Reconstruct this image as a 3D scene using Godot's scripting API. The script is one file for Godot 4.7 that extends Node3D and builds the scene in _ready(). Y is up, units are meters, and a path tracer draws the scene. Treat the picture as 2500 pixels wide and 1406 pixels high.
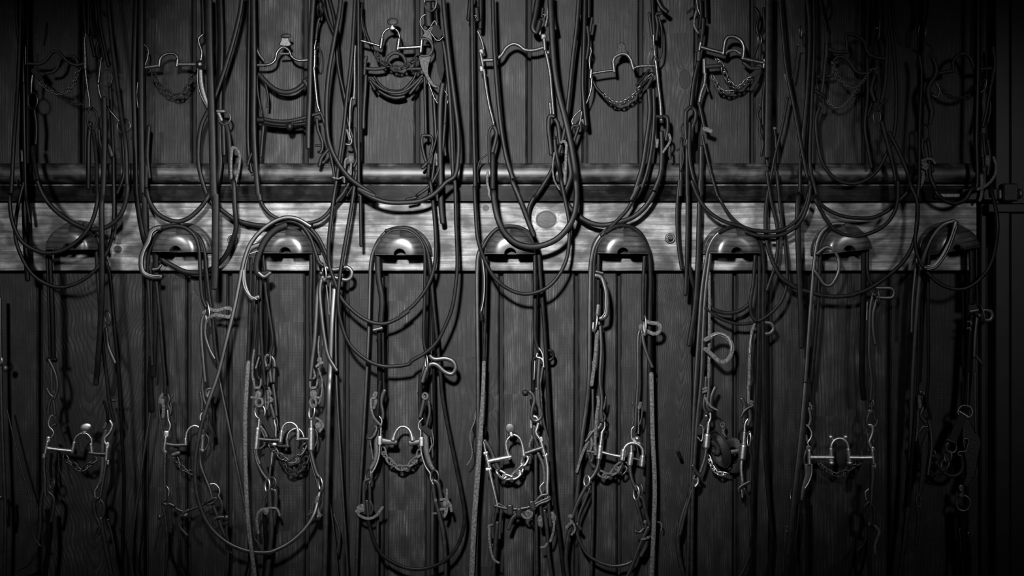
extends Node3D
# A wall of bridles in a dark tack room: boards, a plank with wooden brackets, two rows of bridles.
# Lengths in metres. One unit of the drawing used for the layout (a "px") is 0.9 mm on the wall plane z = 0.

const PX := 0.0009
const EYE := 2.5          # the camera's distance from the boards
const MID := 1.45         # its height above the floor

var mats := {}
var thing_now: Node3D
var groups := {}
var link_meshes := {}
var dice := RandomNumberGenerator.new()


func _ready() -> void:
	dice.seed = 77
	_camera_and_light()
	_materials()
	_room()
	_boards()
	_rails()
	_door()
	_brackets()
	_fixings()
	_bridles()


func _camera_and_light() -> void:
	var cam := Camera3D.new()
	cam.name = "camera"
	cam.position = Vector3(0, MID, EYE)
	cam.fov = rad_to_deg(2.0 * atan(703.0 * PX / EYE))
	cam.near = 0.05
	cam.far = 50.0
	add_child(cam)
	cam.current = true
	var env := Environment.new()
	env.background_mode = Environment.BG_COLOR
	env.background_color = Color(0.0, 0.0, 0.0)
	env.tonemap_mode = Environment.TONE_MAPPER_LINEAR
	env.tonemap_exposure = 1.0
	env.sdfgi_enabled = true
	env.ssao_enabled = true
	env.ssil_enabled = true
	var we := WorldEnvironment.new()
	we.name = "world"
	we.environment = env
	add_child(we)
	var lamp := SpotLight3D.new()
	lamp.name = "work_lamp"
	lamp.position = Vector3(-0.25, MID + 0.64, 2.25)
	add_child(lamp)
	lamp.look_at_from_position(lamp.position, Vector3(-0.09, MID + 0.14, 0.0), Vector3.UP)
	lamp.spot_range = 8.0
	lamp.spot_angle = 23.4
	lamp.spot_angle_attenuation = 1.0
	lamp.spot_attenuation = 2.0
	lamp.light_energy = LAMP_ENERGY
	lamp.light_size = 0.075
	lamp.shadow_enabled = true
	for s in [["left", -1.1, -0.95, 1.0], ["right", 1.15, 0.95, 0.40]]:  # added unseen spots that brighten the plank towards both ends
		var side := SpotLight3D.new()
		side.name = "added_side_fill_" + s[0]
		side.position = Vector3(s[1], MID + 0.6, 2.1)
		add_child(side)
		side.look_at_from_position(side.position, Vector3(s[2], MID - 0.04, 0.0), Vector3.UP)
		side.spot_range = 8.0
		side.spot_angle = 19.0
		side.spot_angle_attenuation = 1.0
		side.spot_attenuation = 2.0
		side.light_energy = SIDE_ENERGY * s[3]
		side.light_size = 0.13
		side.shadow_enabled = true
	var fill := OmniLight3D.new()
	fill.name = "added_fill"  # added dim fill to lift the shadows, no such lamp is known
	fill.position = Vector3(0.5, MID + 0.75, 2.6)
	fill.omni_range = 9.0
	fill.omni_attenuation = 2.0
	fill.light_energy = FILL_ENERGY
	fill.light_size = 0.25
	fill.shadow_enabled = true
	add_child(fill)

const LAMP_ENERGY := 8.4
const SIDE_ENERGY := 1.8
const FILL_ENERGY := 0.03


# ---------------------------------------------------------------- places and tags

func at(x: float, y: float, mm: float) -> Vector3:
	var z := mm * 0.001
	var s := PX * (EYE - z) / EYE
	return Vector3((x - 1250.0) * s, MID - (y - 703.0) * s, z)


func numbered(parent: Node, called: String) -> String:
	if not parent.has_node(NodePath(called)):
		return called
	var k := 1
	while parent.has_node(NodePath("%s_%03d" % [called, k])):
		k += 1
	return "%s_%03d" % [called, k]


func tag(o: Node, label: String, category: String, group := "") -> void:
	o.set_meta("label", label)
	o.set_meta("category", category)
	if group:
		o.set_meta("group", group)


func base(called: String, where: Vector3) -> Node3D:
	var o := Node3D.new()
	o.name = numbered(self, called)
	o.position = where
	add_child(o)
	return o


func structure(called: String, where := Vector3.ZERO) -> Node3D:
	var o := base(called, where)
	o.set_meta("kind", "structure")
	return o


func put(parent: Node3D, called: String, m: Mesh, mat: Material) -> MeshInstance3D:
	var o := MeshInstance3D.new()
	o.name = numbered(parent, called)
	o.mesh = m
	o.material_override = mat
	parent.add_child(o)
	return o


# ---------------------------------------------------------------- meshes

func build(v: PackedVector3Array, n: PackedVector3Array, uv: PackedVector2Array, idx: PackedInt32Array) -> ArrayMesh:
	var a := []
	a.resize(Mesh.ARRAY_MAX)
	a[Mesh.ARRAY_VERTEX] = v
	a[Mesh.ARRAY_NORMAL] = n
	if uv.size() == v.size():
		a[Mesh.ARRAY_TEX_UV] = uv
	a[Mesh.ARRAY_INDEX] = idx
	var m := ArrayMesh.new()
	m.add_surface_from_arrays(Mesh.PRIMITIVE_TRIANGLES, a)
	return m


# Catmull-Rom through rows of (position, width); returns finely spaced rows.
func smooth(rows: Array, step: float, closed: bool) -> Array:
	var out := []
	var n := rows.size()
	var last := n if closed else n - 1
	for i in last:
		var r0: Vector4 = rows[(i - 1 + n) % n] if closed or i > 0 else rows[0] * 2.0 - rows[1]
		var r1: Vector4 = rows[i]
		var r2: Vector4 = rows[(i + 1) % n]
		var r3: Vector4 = rows[(i + 2) % n] if closed or i + 2 < n else r2 * 2.0 - r1
		var p0 := Vector3(r0.x, r0.y, r0.z)
		var p1 := Vector3(r1.x, r1.y, r1.z)
		var p2 := Vector3(r2.x, r2.y, r2.z)
		var p3 := Vector3(r3.x, r3.y, r3.z)
		var d0 := maxf(sqrt(p0.distance_to(p1)), 1e-4)
		var d1 := maxf(sqrt(p1.distance_to(p2)), 1e-4)
		var d2 := maxf(sqrt(p2.distance_to(p3)), 1e-4)
		var m1 := ((p1 - p0) / d0 - (p2 - p0) / (d0 + d1) + (p2 - p1) / d1) * d1
		var m2 := ((p2 - p1) / d1 - (p3 - p1) / (d1 + d2) + (p3 - p2) / d2) * d1
		var k := clampi(int(ceil(p1.distance_to(p2) / step)), 1, 60)
		for j in k:
			var t := float(j) / k
			var t2 := t * t
			var t3 := t2 * t
			var p := p1 * (2 * t3 - 3 * t2 + 1) + m1 * (t3 - 2 * t2 + t) + p2 * (3 * t2 - 2 * t3) + m2 * (t3 - t2)
			out.append(Vector4(p.x, p.y, p.z, lerpf(r1.w, r2.w, t)))
	if not closed:
		out.append(rows[n - 1])
	return out


# A strap (flat = true: its wide side faces the room) or a round rod along rows of (position, width).
func sweep(rows: Array, flat: bool, closed := false, thick := 0.0, offset := Vector3.ZERO) -> ArrayMesh:
	var sides := 12 if flat else 10
	var wide := 0.0
	for r in rows:
		wide = maxf(wide, r.w)
	if wide < 0.0035:
		sides = 8
	var path := smooth(rows, clampf(wide * 0.7, 0.003, 0.008), closed)
	var n := path.size()
	var v := PackedVector3Array()
	var nn := PackedVector3Array()
	var uv := PackedVector2Array()
	var idx := PackedInt32Array()
	var rings := []      # centre, side, face, width, depth
	for i in n:
		var c := Vector3(path[i].x, path[i].y, path[i].z)
		var a: Vector4 = path[(i - 1 + n) % n] if closed or i > 0 else path[i]
		var b: Vector4 = path[(i + 1) % n] if closed or i < n - 1 else path[i]
		var t := Vector3(b.x - a.x, b.y - a.y, b.z - a.z).normalized()
		var face := Vector3.BACK - t * t.z
		if face.length() < 0.2:
			face += Vector3.UP * 0.2 - t * t.y * 0.2
		face = face.normalized()
		var side := t.cross(face)
		var w: float = path[i].w
		var d := w
		if flat:
			d = thick if thick > 0.0 else minf(w * 0.6, 0.0058)
		rings.append([c, side, face, w * 0.5, d * 0.5, t])
	if not closed:   # rounded ends
		var f: Array = rings[0]
		var l: Array = rings[n - 1]
		var r0: float = minf(f[3], f[4] * 1.6) if flat else f[3]
		var r1: float = minf(l[3], l[4] * 1.6) if flat else l[3]
		rings.push_front([f[0] - f[5] * r0 * 0.55, f[1], f[2], f[3] * 0.72, f[4] * 0.72, f[5]])
		rings.push_back([l[0] + l[5] * r1 * 0.55, l[1], l[2], l[3] * 0.72, l[4] * 0.72, l[5]])
		rings.push_front([f[0] - f[5] * r0 * 0.8, f[1], f[2], f[3] * 0.2, f[4] * 0.2, f[5]])
		rings.push_back([l[0] + l[5] * r1 * 0.8, l[1], l[2], l[3] * 0.2, l[4] * 0.2, l[5]])
	var m := rings.size()
	var run := 0.0
	for i in m:
		var g: Array = rings[i]
		if i > 0:
			run += (g[0] as Vector3).distance_to(rings[i - 1][0])
		var lean := Vector3.ZERO
		if not closed and i < 2:
			lean = -g[5] * (1.6 if i == 0 else 0.6)
		elif not closed and i >= m - 2:
			lean = g[5] * (1.6 if i == m - 1 else 0.6)
		for k in sides:
			var ang := TAU * k / sides
			var cx := cos(ang)
			var cy := sin(ang)
			var px := cx
			var py := cy
			var nx := cx
			var ny := cy
			if flat:
				px = signf(cx) * pow(absf(cx), 0.8)
				py = signf(cy) * pow(absf(cy), 0.8)
				nx = signf(cx) * pow(absf(cx), 1.2) * g[4]
				ny = signf(cy) * pow(absf(cy), 1.2) * g[3]
				var q := sqrt(nx * nx + ny * ny) + 1e-9
				nx /= q
				ny /= q
			v.append(g[0] + g[1] * (px * g[3]) + g[2] * (py * g[4]) - offset)
			nn.append((g[1] * nx + g[2] * ny + lean).normalized())
			uv.append(Vector2(float(k) / sides, run))
	var spans := m if closed else m - 1
	for i in spans:
		var j := (i + 1) % m
		for k in sides:
			var k2 := (k + 1) % sides
			idx.append_array([i * sides + k, i * sides + k2, j * sides + k, i * sides + k2, j * sides + k2, j * sides + k])
	if not closed:
		for e in [0, m - 1]:
			for k in range(1, sides - 1):
				if e == 0:
					idx.append_array([e * sides, e * sides + k + 1, e * sides + k])
				else:
					idx.append_array([e * sides, e * sides + k, e * sides + k + 1])
	return build(v, nn, uv, idx)


# A flat plate cut to an outline (world points on a plane facing the room), with a small bevel.
func plate(outline: PackedVector2Array, z: float, thick: float, offset: Vector3) -> ArrayMesh:
	var poly := outline
	if not Geometry2D.is_polygon_clockwise(poly):
		poly = outline.duplicate()
		poly.reverse()
	var bev := minf(thick * 0.35, 0.0014)
	var inset := Geometry2D.offset_polygon(poly, -bev, Geometry2D.JOIN_MITER)
	var inner: PackedVector2Array = inset[0] if inset.size() else poly
	var st := SurfaceTool.new()
	st.begin(Mesh.PRIMITIVE_TRIANGLES)
	st.set_smooth_group(-1)
	var tri := Geometry2D.triangulate_polygon(inner)
	for k in range(0, tri.size(), 3):
		var a := inner[tri[k]]
		var b := inner[tri[k + 1]]
		var c := inner[tri[k + 2]]
		if (b - a).cross(c - a) > 0.0:
			var s := b
			b = c
			c = s
		for q in [a, b, c]:
			st.add_vertex(Vector3(q.x, q.y, z + thick * 0.5) - offset)
		for q in [a, c, b]:
			st.add_vertex(Vector3(q.x, q.y, z - thick * 0.5) - offset)
	var n := poly.size()
	for side in [1.0, -1.0]:
		var zi: float = z + side * thick * 0.5
		var zo: float = z + side * (thick * 0.5 - bev)
		if inner.size() == n:
			# the inset may start at another corner: find the nearest
			var shift := 0
			for k in n:
				if inner[k].distance_to(poly[0]) < inner[shift].distance_to(poly[0]):
					shift = k
			for k in n:
				var p0 := poly[k]
				var p1 := poly[(k + 1) % n]
				var q0 := inner[(k + shift) % n]
				var q1 := inner[(k + 1 + shift) % n]
				var corners := [Vector3(q0.x, q0.y, zi), Vector3(q1.x, q1.y, zi), Vector3(p1.x, p1.y, zo), Vector3(p0.x, p0.y, zo)]
				var order := [0, 2, 1, 0, 3, 2] if side > 0 else [0, 1, 2, 0, 2, 3]
				for o in order:
					st.add_vertex(corners[o] - offset)
	for k in n:
		var p0 := poly[k]
		var p1 := poly[(k + 1) % n]
		var zf := z + thick * 0.5 - bev if inner.size() == n else z + thick * 0.5
		var zb := 2.0 * z - zf
		var corners := [Vector3(p0.x, p0.y, zf), Vector3(p1.x, p1.y, zf), Vector3(p1.x, p1.y, zb), Vector3(p0.x, p0.y, zb)]
		for o in [0, 2, 1, 0, 3, 2]:
			st.add_vertex(corners[o] - offset)
	st.generate_normals()
	return st.commit()


func ball(centre: Vector3, r: Vector3, turn: float) -> ArrayMesh:
	var v := PackedVector3Array()
	var nn := PackedVector3Array()
	var idx := PackedInt32Array()
	var rows := 12
	var cols := 18
	var b := Basis(Vector3.BACK, turn)
	for i in rows + 1:
		var p := PI * i / rows
		for j in cols:
			var q := TAU * j / cols
			var u := Vector3(sin(p) * cos(q), cos(p), sin(p) * sin(q))
			v.append(centre + b * (u * r))
			nn.append((b * (u / r)).normalized())
	for i in rows:
		for j in cols:
			var j2 := (j + 1) % cols
			idx.append_array([i * cols + j, (i + 1) * cols + j, i * cols + j2, i * cols + j2, (i + 1) * cols + j, (i + 1) * cols + j2])
	return build(v, nn, PackedVector2Array(), idx)


# A block with chamfered edges between two corners.
func block(lo: Vector3, hi: Vector3, ch := 0.002, uv_scale := 1.0, uv_shift := Vector2.ZERO) -> ArrayMesh:
	var c := (lo + hi) * 0.5
	var h := (hi - lo) * 0.5
	ch = minf(ch, minf(h.x, minf(h.y, h.z)) * 0.9)
	var st := SurfaceTool.new()
	st.begin(Mesh.PRIMITIVE_TRIANGLES)
	st.set_smooth_group(-1)
	var axes := [Vector3.RIGHT, Vector3.UP, Vector3.BACK]
	var quads := []
	for a in 3:
		var b := (a + 1) % 3
		var d := (a + 2) % 3
		for s in [-1.0, 1.0]:
			var o: Vector3 = axes[a] * (h[a] * s)
			var u: Vector3 = axes[b] * (h[b] - ch)
			var w: Vector3 = axes[d] * (h[d] - ch)
			quads.append([o - u - w, o + u - w, o + u + w, o - u + w, axes[a] * s])
		for s in [-1.0, 1.0]:
			for t in [-1.0, 1.0]:
				var e0: Vector3 = axes[b] * (h[b] * s) + axes[d] * ((h[d] - ch) * t)
				var e1: Vector3 = axes[b] * ((h[b] - ch) * s) + axes[d] * (h[d] * t)
				var l: Vector3 = axes[a] * (h[a] - ch)
				quads.append([e0 - l, e0 + l, e1 + l, e1 - l, (axes[b] * s + axes[d] * t).normalized()])
	for s in [-1.0, 1.0]:
		for t in [-1.0, 1.0]:
			for r in [-1.0, 1.0]:
				var k := Vector3(s, t, r)
				var p0 := k * Vector3(h.x, h.y - ch, h.z - ch)
				var p1 := k * Vector3(h.x - ch, h.y, h.z - ch)
				var p2 := k * Vector3(h.x - ch, h.y - ch, h.z)
				quads.append([p0, p1, p2, p2, k.normalized()])
	for q in quads:
		var out: Vector3 = q[4]
		var order := [0, 1, 2, 0, 2, 3]
		if (q[1] - q[0]).cross(q[2] - q[0]).dot(out) > 0.0:
			order = [0, 2, 1, 0, 3, 2]
		for o in order:
			var p: Vector3 = q[o]
			st.set_normal(out)
			var w := c + p
			var flat := Vector2(w.x, -w.y)
			if absf(out.x) > 0.9:
				flat = Vector2(w.z, -w.y)
			elif absf(out.y) > 0.9:
				flat = Vector2(w.x, w.z)
			st.set_uv(flat * uv_scale + uv_shift)
			st.add_vertex(w)
	return st.commit()


# ---------------------------------------------------------------- reading the strokes

func rows_of(text: String, width: float, lift := 0.0) -> Array:
	var rows := []
	var z := 50.0
	var w := width
	var known := []
	for word in text.split(" ", false):
		var wide := word.split("w")
		var f := wide[0].split(",")
		if wide.size() > 1:
			w = float(wide[1])
		elif width > 0:
			w = width if not "w" in text else w
		var set_here := f.size() > 2
		if set_here:
			z = float(f[2])
		rows.append([float(f[0]), float(f[1]), z, w])
		known.append(set_here)
	# heights between two given ones change evenly
	var i := 0
	while i < rows.size():
		var j := i + 1
		while j < rows.size() and not known[j]:
			j += 1
		if j < rows.size():
			for k in range(i + 1, j):
				rows[k][2] = lerpf(rows[i][2], rows[j][2], float(k - i) / (j - i))
		i = j
	var out := []
	for r in rows:
		var p := at(r[0], r[1], r[2] + lift)
		out.append(Vector4(p.x, p.y, p.z, r[3] * PX))
	return out


# The node that a stroke's mesh goes under: the thing, or its part when the name holds a slash.
func owner_of(path: String) -> Array:
	if not "/" in path:
		return [thing_now, path]
	var two := path.split("/")
	var part: String = two[0].trim_suffix("+")
	if two[0].ends_with("+") or not groups.has(part):
		var g := Node3D.new()
		g.name = numbered(thing_now, part)
		thing_now.add_child(g)
		groups[part] = g
	return [groups[part], two[1]]


func keep(path: String, m: Mesh, mat: String) -> MeshInstance3D:
	var w := owner_of(path)
	var o := put(w[0], w[1], m, mats[mat])
	if not "/" in path:
		groups[path] = o
	return o


func thing(called: String, label: String, category: String, where: Vector3, group := "") -> void:
	thing_now = base(called, where)
	tag(thing_now, label, category, group)
	groups = {}


func strap(path: String, width: float, mat: String, text: String) -> void:
	keep(path, sweep(rows_of(text, width), true, false, 0.0, thing_now.position), mat)


func rod(path: String, width: float, mat: String, text: String) -> void:
	keep(path, sweep(rows_of(text, width), false, false, 0.0, thing_now.position), mat)


func ring_rows(x: float, y: float, rx: float, ry: float, turn: float, mm: float, width: float) -> Array:
	var rows := []
	var big := maxf(rx, ry)
	var deep := sqrt(maxf(big * big - minf(rx, ry) * minf(rx, ry), 0.0)) * 0.45
	var a := deg_to_rad(turn)
	for k in 16:
		var t := TAU * k / 16
		var u := Vector2(cos(t) * rx, sin(t) * ry)
		var dz := (cos(t) if rx < ry else sin(t)) * deep * PX * 1000.0
		dz = clampf(dz, -22.0, 22.0)
		var p := at(x + u.x * cos(a) - u.y * sin(a), y + u.x * sin(a) + u.y * cos(a), mm + dz)
		rows.append(Vector4(p.x, p.y, p.z, width * PX))
	return rows


func ring(path: String, width: float, mat: String, mm: float, x: float, y: float, rx: float, ry: float, turn: float) -> void:
	keep(path, sweep(ring_rows(x, y, rx, ry, turn, mm, width), false, true, 0.0, thing_now.position), mat)


func disc_ring(path: String, width: float, mat: String, mm: float, x: float, y: float, rx: float, ry: float, turn: float) -> void:
	keep(path, sweep(ring_rows(x, y, rx, ry, turn, mm, width), true, true, 0.004, thing_now.position), mat)


func knob(path: String, mat: String, mm: float, x: float, y: float, rx: float, ry: float, rz: float, turn: float) -> void:
	keep(path, ball(at(x, y, mm) - thing_now.position, Vector3(rx, ry, rz) * PX, -deg_to_rad(turn)), mat)


func cut_plate(path: String, thick: float, mat: String, mm: float, text: String) -> void:
	var outline := PackedVector2Array()
	for r in smooth(rows_of(text, 1.0), 0.006, true):
		outline.append(Vector2(r.x, r.y))
	var z := mm * 0.001
	var s := (EYE - z) / (EYE - 0.05)
	for k in outline.size():
		outline[k] = Vector2(outline[k].x * s, MID + (outline[k].y - MID) * s)
	keep(path, plate(outline, z, thick * PX, thing_now.position), mat)


# Oval links along a line, each turned against its neighbours.
func chain(path: String, width: float, mat: String, mm: float, text: String) -> void:
	var g := Node3D.new()
	g.name = numbered(thing_now, path)
	thing_now.add_child(g)
	groups[path] = g
	var wire := width * 0.29 * PX
	var long := width * 1.55 * PX
	var key := "%.1f" % width
	if not link_meshes.has(key):
		var rows := []
		for k in 14:
			var t := TAU * k / 14
			var u := Vector2(cos(t), sin(t))
			var e := Vector2(signf(u.x) * pow(absf(u.x), 0.8) * (long - wire) * 0.5, u.y * (width * PX - wire) * 0.5)
			rows.append(Vector4(e.x, e.y, sin(t * 2.0) * wire * 0.45, wire))
		link_meshes[key] = sweep(rows, false, true)
	var line := smooth(rows_of(text, 1.0), 0.001, false)
	var s := (EYE - mm * 0.001) / (EYE - 0.05)
	var pitch := long - wire * 2.3
	var run := pitch * 0.4
	var count := 0
	for i in range(1, line.size()):
		var a := Vector3(line[i - 1].x, line[i - 1].y, 0)
		var b := Vector3(line[i].x, line[i].y, 0)
		run += a.distance_to(b)
		if run < pitch:
			continue
		run -= pitch
		var p := Vector3(b.x * s, MID + (b.y - MID) * s, mm * 0.001)
		var far: Vector4 = line[mini(i + 4, line.size() - 1)]
		var back: Vector4 = line[maxi(i - 4, 0)]
		var t := Vector3(far.x - back.x, far.y - back.y, 0).normalized()
		var up := Vector3.BACK.cross(t)
		var basis := Basis(t, up, Vector3.BACK) * Basis(Vector3.RIGHT, (0.75 if count % 2 else -0.6) + dice.randf_range(-0.12, 0.12))
		var o := put(g, "link", link_meshes[key], mats[mat])
		o.transform = Transform3D(basis, p - thing_now.position)
		count += 1


# A row of short thread stitches along a line.
func stitches(path: String, width: float, mat: String, text: String) -> void:
	var line := smooth(rows_of(text, width, 1.0), 0.0007, false)
	var st := SurfaceTool.new()
	st.begin(Mesh.PRIMITIVE_TRIANGLES)
	var run := 0.0
	var from := -1
	for i in range(1, line.size()):
		run += Vector3(line[i].x - line[i - 1].x, line[i].y - line[i - 1].y, 0).length()
		if from < 0:
			from = i
		elif run > 0.0036:
			st.append_from(sweep([line[from], line[i]], false, false, 0.0, thing_now.position), 0, Transform3D.IDENTITY)
			from = -1
			run = -0.0012
		elif run < 0.0:
			from = i
	var o := keep(path, st.commit(), mat)
	o.set_meta("kind", "stuff")


# ---------------------------------------------------------------- materials

func grey(v: float) -> Color:
	return Color(v, v, v)


func picture(w: int, h: int, data: PackedByteArray) -> ImageTexture:
	var im := Image.create_from_data(w, h, false, Image.FORMAT_L8, data)
	im.convert(Image.FORMAT_RGB8)
	im.generate_mipmaps()
	return ImageTexture.create_from_image(im)


func noise(seed_: int, freq: float, octaves := 3) -> FastNoiseLite:
	var n := FastNoiseLite.new()
	n.seed = seed_
	n.noise_type = FastNoiseLite.TYPE_SIMPLEX_SMOOTH
	n.frequency = freq
	n.fractal_type = FastNoiseLite.FRACTAL_FBM
	n.fractal_octaves = octaves
	return n


# Sawn softwood, the grain running down the picture (or along it when lying). arch bends the rings to nested points; knots are (x, y, radius).
func wood(w: int, h: int, seed_: int, rings: float, arch: float, knots: Array, contrast: float, saw: float, lying := false) -> ImageTexture:
	var warp := noise(seed_, 1.0, 2)
	var fibre := noise(seed_ + 1, 1.0, 2)
	var blotch := noise(seed_ + 2, 1.0, 4)
	var data := PackedByteArray()
	data.resize(w * h)
	var run := 0.4 if lying else 1.0
	var fine := 0.19 if lying else 0.34
	for py in h:
		for px in w:
			var x := (float(px) / w) if not lying else (float(py) / h)
			var y := (float(py) / h) if not lying else (float(px) / w)
			var long := float(h) / w if not lying else float(w) / h
			var yy := y * long
			var d := x - 0.5 + 0.12 * warp.get_noise_2d(yy * 0.8, 7.0)
			var f: float = (x + 0.05 * warp.get_noise_2d(x * 1.6, yy * 0.45)) * rings
			if arch > 0.0:
				f = (sqrt(d * d + 0.003) * 2.2 + yy * 0.42 + 0.05 * warp.get_noise_2d(x * 3.0, yy * 1.5)) * rings * arch
			var core := 0.0
			var halo := 0.0
			var edge := 0.0
			for k in knots:
				var kx: float = x - k[0]
				var ky: float = (y - k[1]) * long
				var dd: float = sqrt(kx * kx + ky * ky * 0.8) / k[2]
				f += signf(kx) * 2.2 * exp(-dd * 0.55) * (rings * k[2] * 1.4)
				if dd < 1.25:
					core = maxf(core, smoothstep(1.15, 0.9, dd))
					f += dd * 3.0
					edge = maxf(edge, exp(-pow((dd - 0.98) / 0.10, 2.0)))
				halo = maxf(halo, exp(-maxf(dd - 1.0, 0.0) * 1.6))
			var ph: float = f - floor(f)
			var late := smoothstep(0.45, 0.93, ph) * (1.0 - smoothstep(0.95, 1.0, ph))
			var g := 1.0 - contrast * late
			g *= 0.88 + fine * fibre.get_noise_2d(x * 95.0, yy * run * 3.2) + fine * fibre.get_noise_2d(x * 34.0 + 50.0, yy * run * 1.7)
			g *= 1.0 - 0.45 * smoothstep(0.12, 0.5, blotch.get_noise_2d(x * 1.7 + 90.0, yy * 1.1))
			g *= 0.84 + 0.60 * blotch.get_noise_2d(x * 2.6, yy * 2.0)
			if saw > 0.0:
				g *= 1.0 - saw * (0.5 + 0.5 * sin(yy * 330.0 + 1.5 * fibre.get_noise_2d(x * 3.0, yy * 5.0))) * clampf(0.5 + 1.6 * blotch.get_noise_2d(x * 3.0 + 40.0, yy * 3.0), 0.0, 1.0)
				g *= 1.0 - saw * 0.7 * (0.5 + 0.5 * sin(x * 260.0))
			g *= 1.0 + 0.34 * halo * (1.0 - core) - 0.5 * core - 0.35 * edge
			var speck := fibre.get_noise_2d(x * 60.0 + 300.0, yy * 60.0)
			if speck > 0.62:
				g *= 0.62
			elif speck < -0.66:
				g *= 1.35
			data[py * w + px] = int(clampf(g * 0.76, 0.0, 1.0) * 255.0)
	return picture(w, h, data)


func surface(color: float, rough: float, metal := 0.0) -> StandardMaterial3D:
	var m := StandardMaterial3D.new()
	m.albedo_color = grey(color)
	m.roughness = rough
	m.metallic = metal
	return m


func worn(m: StandardMaterial3D, freq: float, low: float, scale: float, bump: float, seed_: int) -> StandardMaterial3D:
	var size := 256
	var n := noise(seed_, freq, 4)
	n.fractal_gain = 0.6
	var tex := NoiseTexture2D.new()
	tex.width = size
	tex.height = size
	tex.seamless = true
	tex.noise = n
	var ramp := Gradient.new()
	ramp.set_color(0, grey(low))
	ramp.set_color(1, grey(1.0))
	ramp.set_offset(0, 0.25)
	ramp.set_offset(1, 0.75)
	tex.color_ramp = ramp
	m.albedo_texture = tex
	m.uv1_triplanar = true
	m.uv1_scale = Vector3.ONE * scale
	if bump > 0.0:
		m.heightmap_enabled = true
		m.heightmap_texture = tex
		m.heightmap_scale = bump
	return m


func _materials() -> void:
	mats.ld = worn(surface(0.07, 0.36), 0.02, 0.72, 7.0, 0.0, 11)      # dark oiled leather
	mats.lm = worn(surface(0.105, 0.44), 0.02, 0.66, 7.0, 0.0, 12)      # brown leather
	mats.ll = worn(surface(0.49, 0.72), 0.04, 0.55, 14.0, 0.02, 13)    # dry rawhide
	mats.wb = worn(surface(0.22, 0.9), 0.08, 0.35, 30.0, 0.06, 14)     # woven webbing
	mats.lq = worn(surface(0.165, 0.40), 0.02, 0.6, 9.0, 0.0, 22)      # dusty leather
	mats.lq.metallic_specular = 0.7
	mats.lm.metallic_specular = 0.30
	mats.ld.metallic_specular = 0.24
	mats.st = surface(0.72, 0.8)                                       # thread
	mats.mb = worn(surface(0.97, 0.43, 1.0), 0.03, 0.80, 20.0, 0.0, 15)   # polished steel
	mats.mu = worn(surface(0.52, 0.42, 1.0), 0.03, 0.70, 20.0, 0.0, 15)   # polished steel, its colour darkened to dim the light on upper bits
	mats.mw = worn(surface(0.33, 0.62, 0.8), 0.04, 0.75, 16.0, 0.0, 16)   # pewter grey
	mats.mg = worn(surface(0.45, 0.50, 0.9), 0.04, 0.82, 16.0, 0.0, 16)  # dull steel
	mats.mr = worn(surface(0.30, 0.58, 0.7), 0.05, 0.50, 24.0, 0.03, 17)  # rusty iron
	mats.bracket = surface(0.52, 0.23)
	mats.bracket.albedo_texture = wood(256, 256, 18, 17.0, 0.0, [], 0.34, 0.0, true)
	mats.bracket.uv1_triplanar = true
	mats.bracket.uv1_scale = Vector3(7, 5, 7)
	var straight := wood(384, 1024, 21, 22.0, 0.0, [], 0.45, 0.10)
	var rough := wood(384, 1024, 31, 18.0, 0.0, [], 0.36, 0.28)
	var arched := wood(384, 1024, 41, 12.0, 1.0, [], 0.62, 0.05)
	var knotty := wood(384, 1024, 51, 15.0, 0.0, [[0.82, 0.22, 0.11], [0.35, 0.74, 0.035]], 0.42, 0.12)
	var k := 0
	for t in [straight, rough, arched, knotty]:
		for tone in 3:
			var m := surface([0.275, 0.335, 0.43][tone], 0.64)
			m.albedo_texture = t
			m.heightmap_enabled = true
			m.heightmap_texture = t
			m.heightmap_scale = 0.07
			mats["board_%d_%d" % [k, tone]] = m
		k += 1
	var pl := surface(0.88, 0.55)
	pl.albedo_texture = wood(2048, 150, 61, 9.0, 0.0, [[0.25, 0.5587, 0.125], [0.08, 0.497, 0.04], [0.37, 0.468, 0.035], [0.68, 0.12, 0.05]], 0.24, 0.0, true)
	pl.heightmap_enabled = true
	pl.heightmap_texture = pl.albedo_texture
	pl.heightmap_scale = 0.04
	mats.plank = pl
	var rail := surface(0.44, 0.36)
	rail.albedo_texture = wood(1024, 128, 71, 6.0, 0.0, [], 0.2, 0.0, true)
	rail.metallic_specular = 0.45
	mats.rail = rail
	var ledge := surface(0.21, 0.30)
	ledge.albedo_texture = rail.albedo_texture
	ledge.metallic_specular = 0.12
	mats.ledge = ledge
	var rubbed_glint := surface(0.78, 0.40)  # pale for rubbed varnish and to paint in the edge highlight
	rubbed_glint.albedo_texture = rail.albedo_texture
	mats.rubbed_glint = rubbed_glint
	mats.door = worn(surface(0.085, 0.5), 0.02, 0.7, 3.0, 0.0, 19)
	mats.dark = surface(0.10, 0.8)
	mats.plaster = surface(0.22, 0.9)
	mats.floor = worn(surface(0.22, 0.8), 0.02, 0.6, 2.0, 0.0, 20)


# ---------------------------------------------------------------- the setting

func _room() -> void:
	for s in [["floor", Vector3(-2.2, -0.1, -0.2), Vector3(2.2, 0, 4.2), "floor"], ["ceiling", Vector3(-2.2, 2.7, -0.2), Vector3(2.2, 2.8, 4.2), "dark"], ["wall_left", Vector3(-2.3, 0, -0.2), Vector3(-2.2, 2.7, 4.2), "dark"],
			["wall_right", Vector3(2.2, 0, -0.2), Vector3(2.3, 2.7, 4.2), "dark"], ["wall_front", Vector3(-2.3, 0, 4.2), Vector3(2.3, 2.7, 4.3), "dark"]]:
		var o := put(self, s[0], block(s[1], s[2], 0.002), mats[s[3]])
		o.set_meta("kind", "structure")


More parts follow.
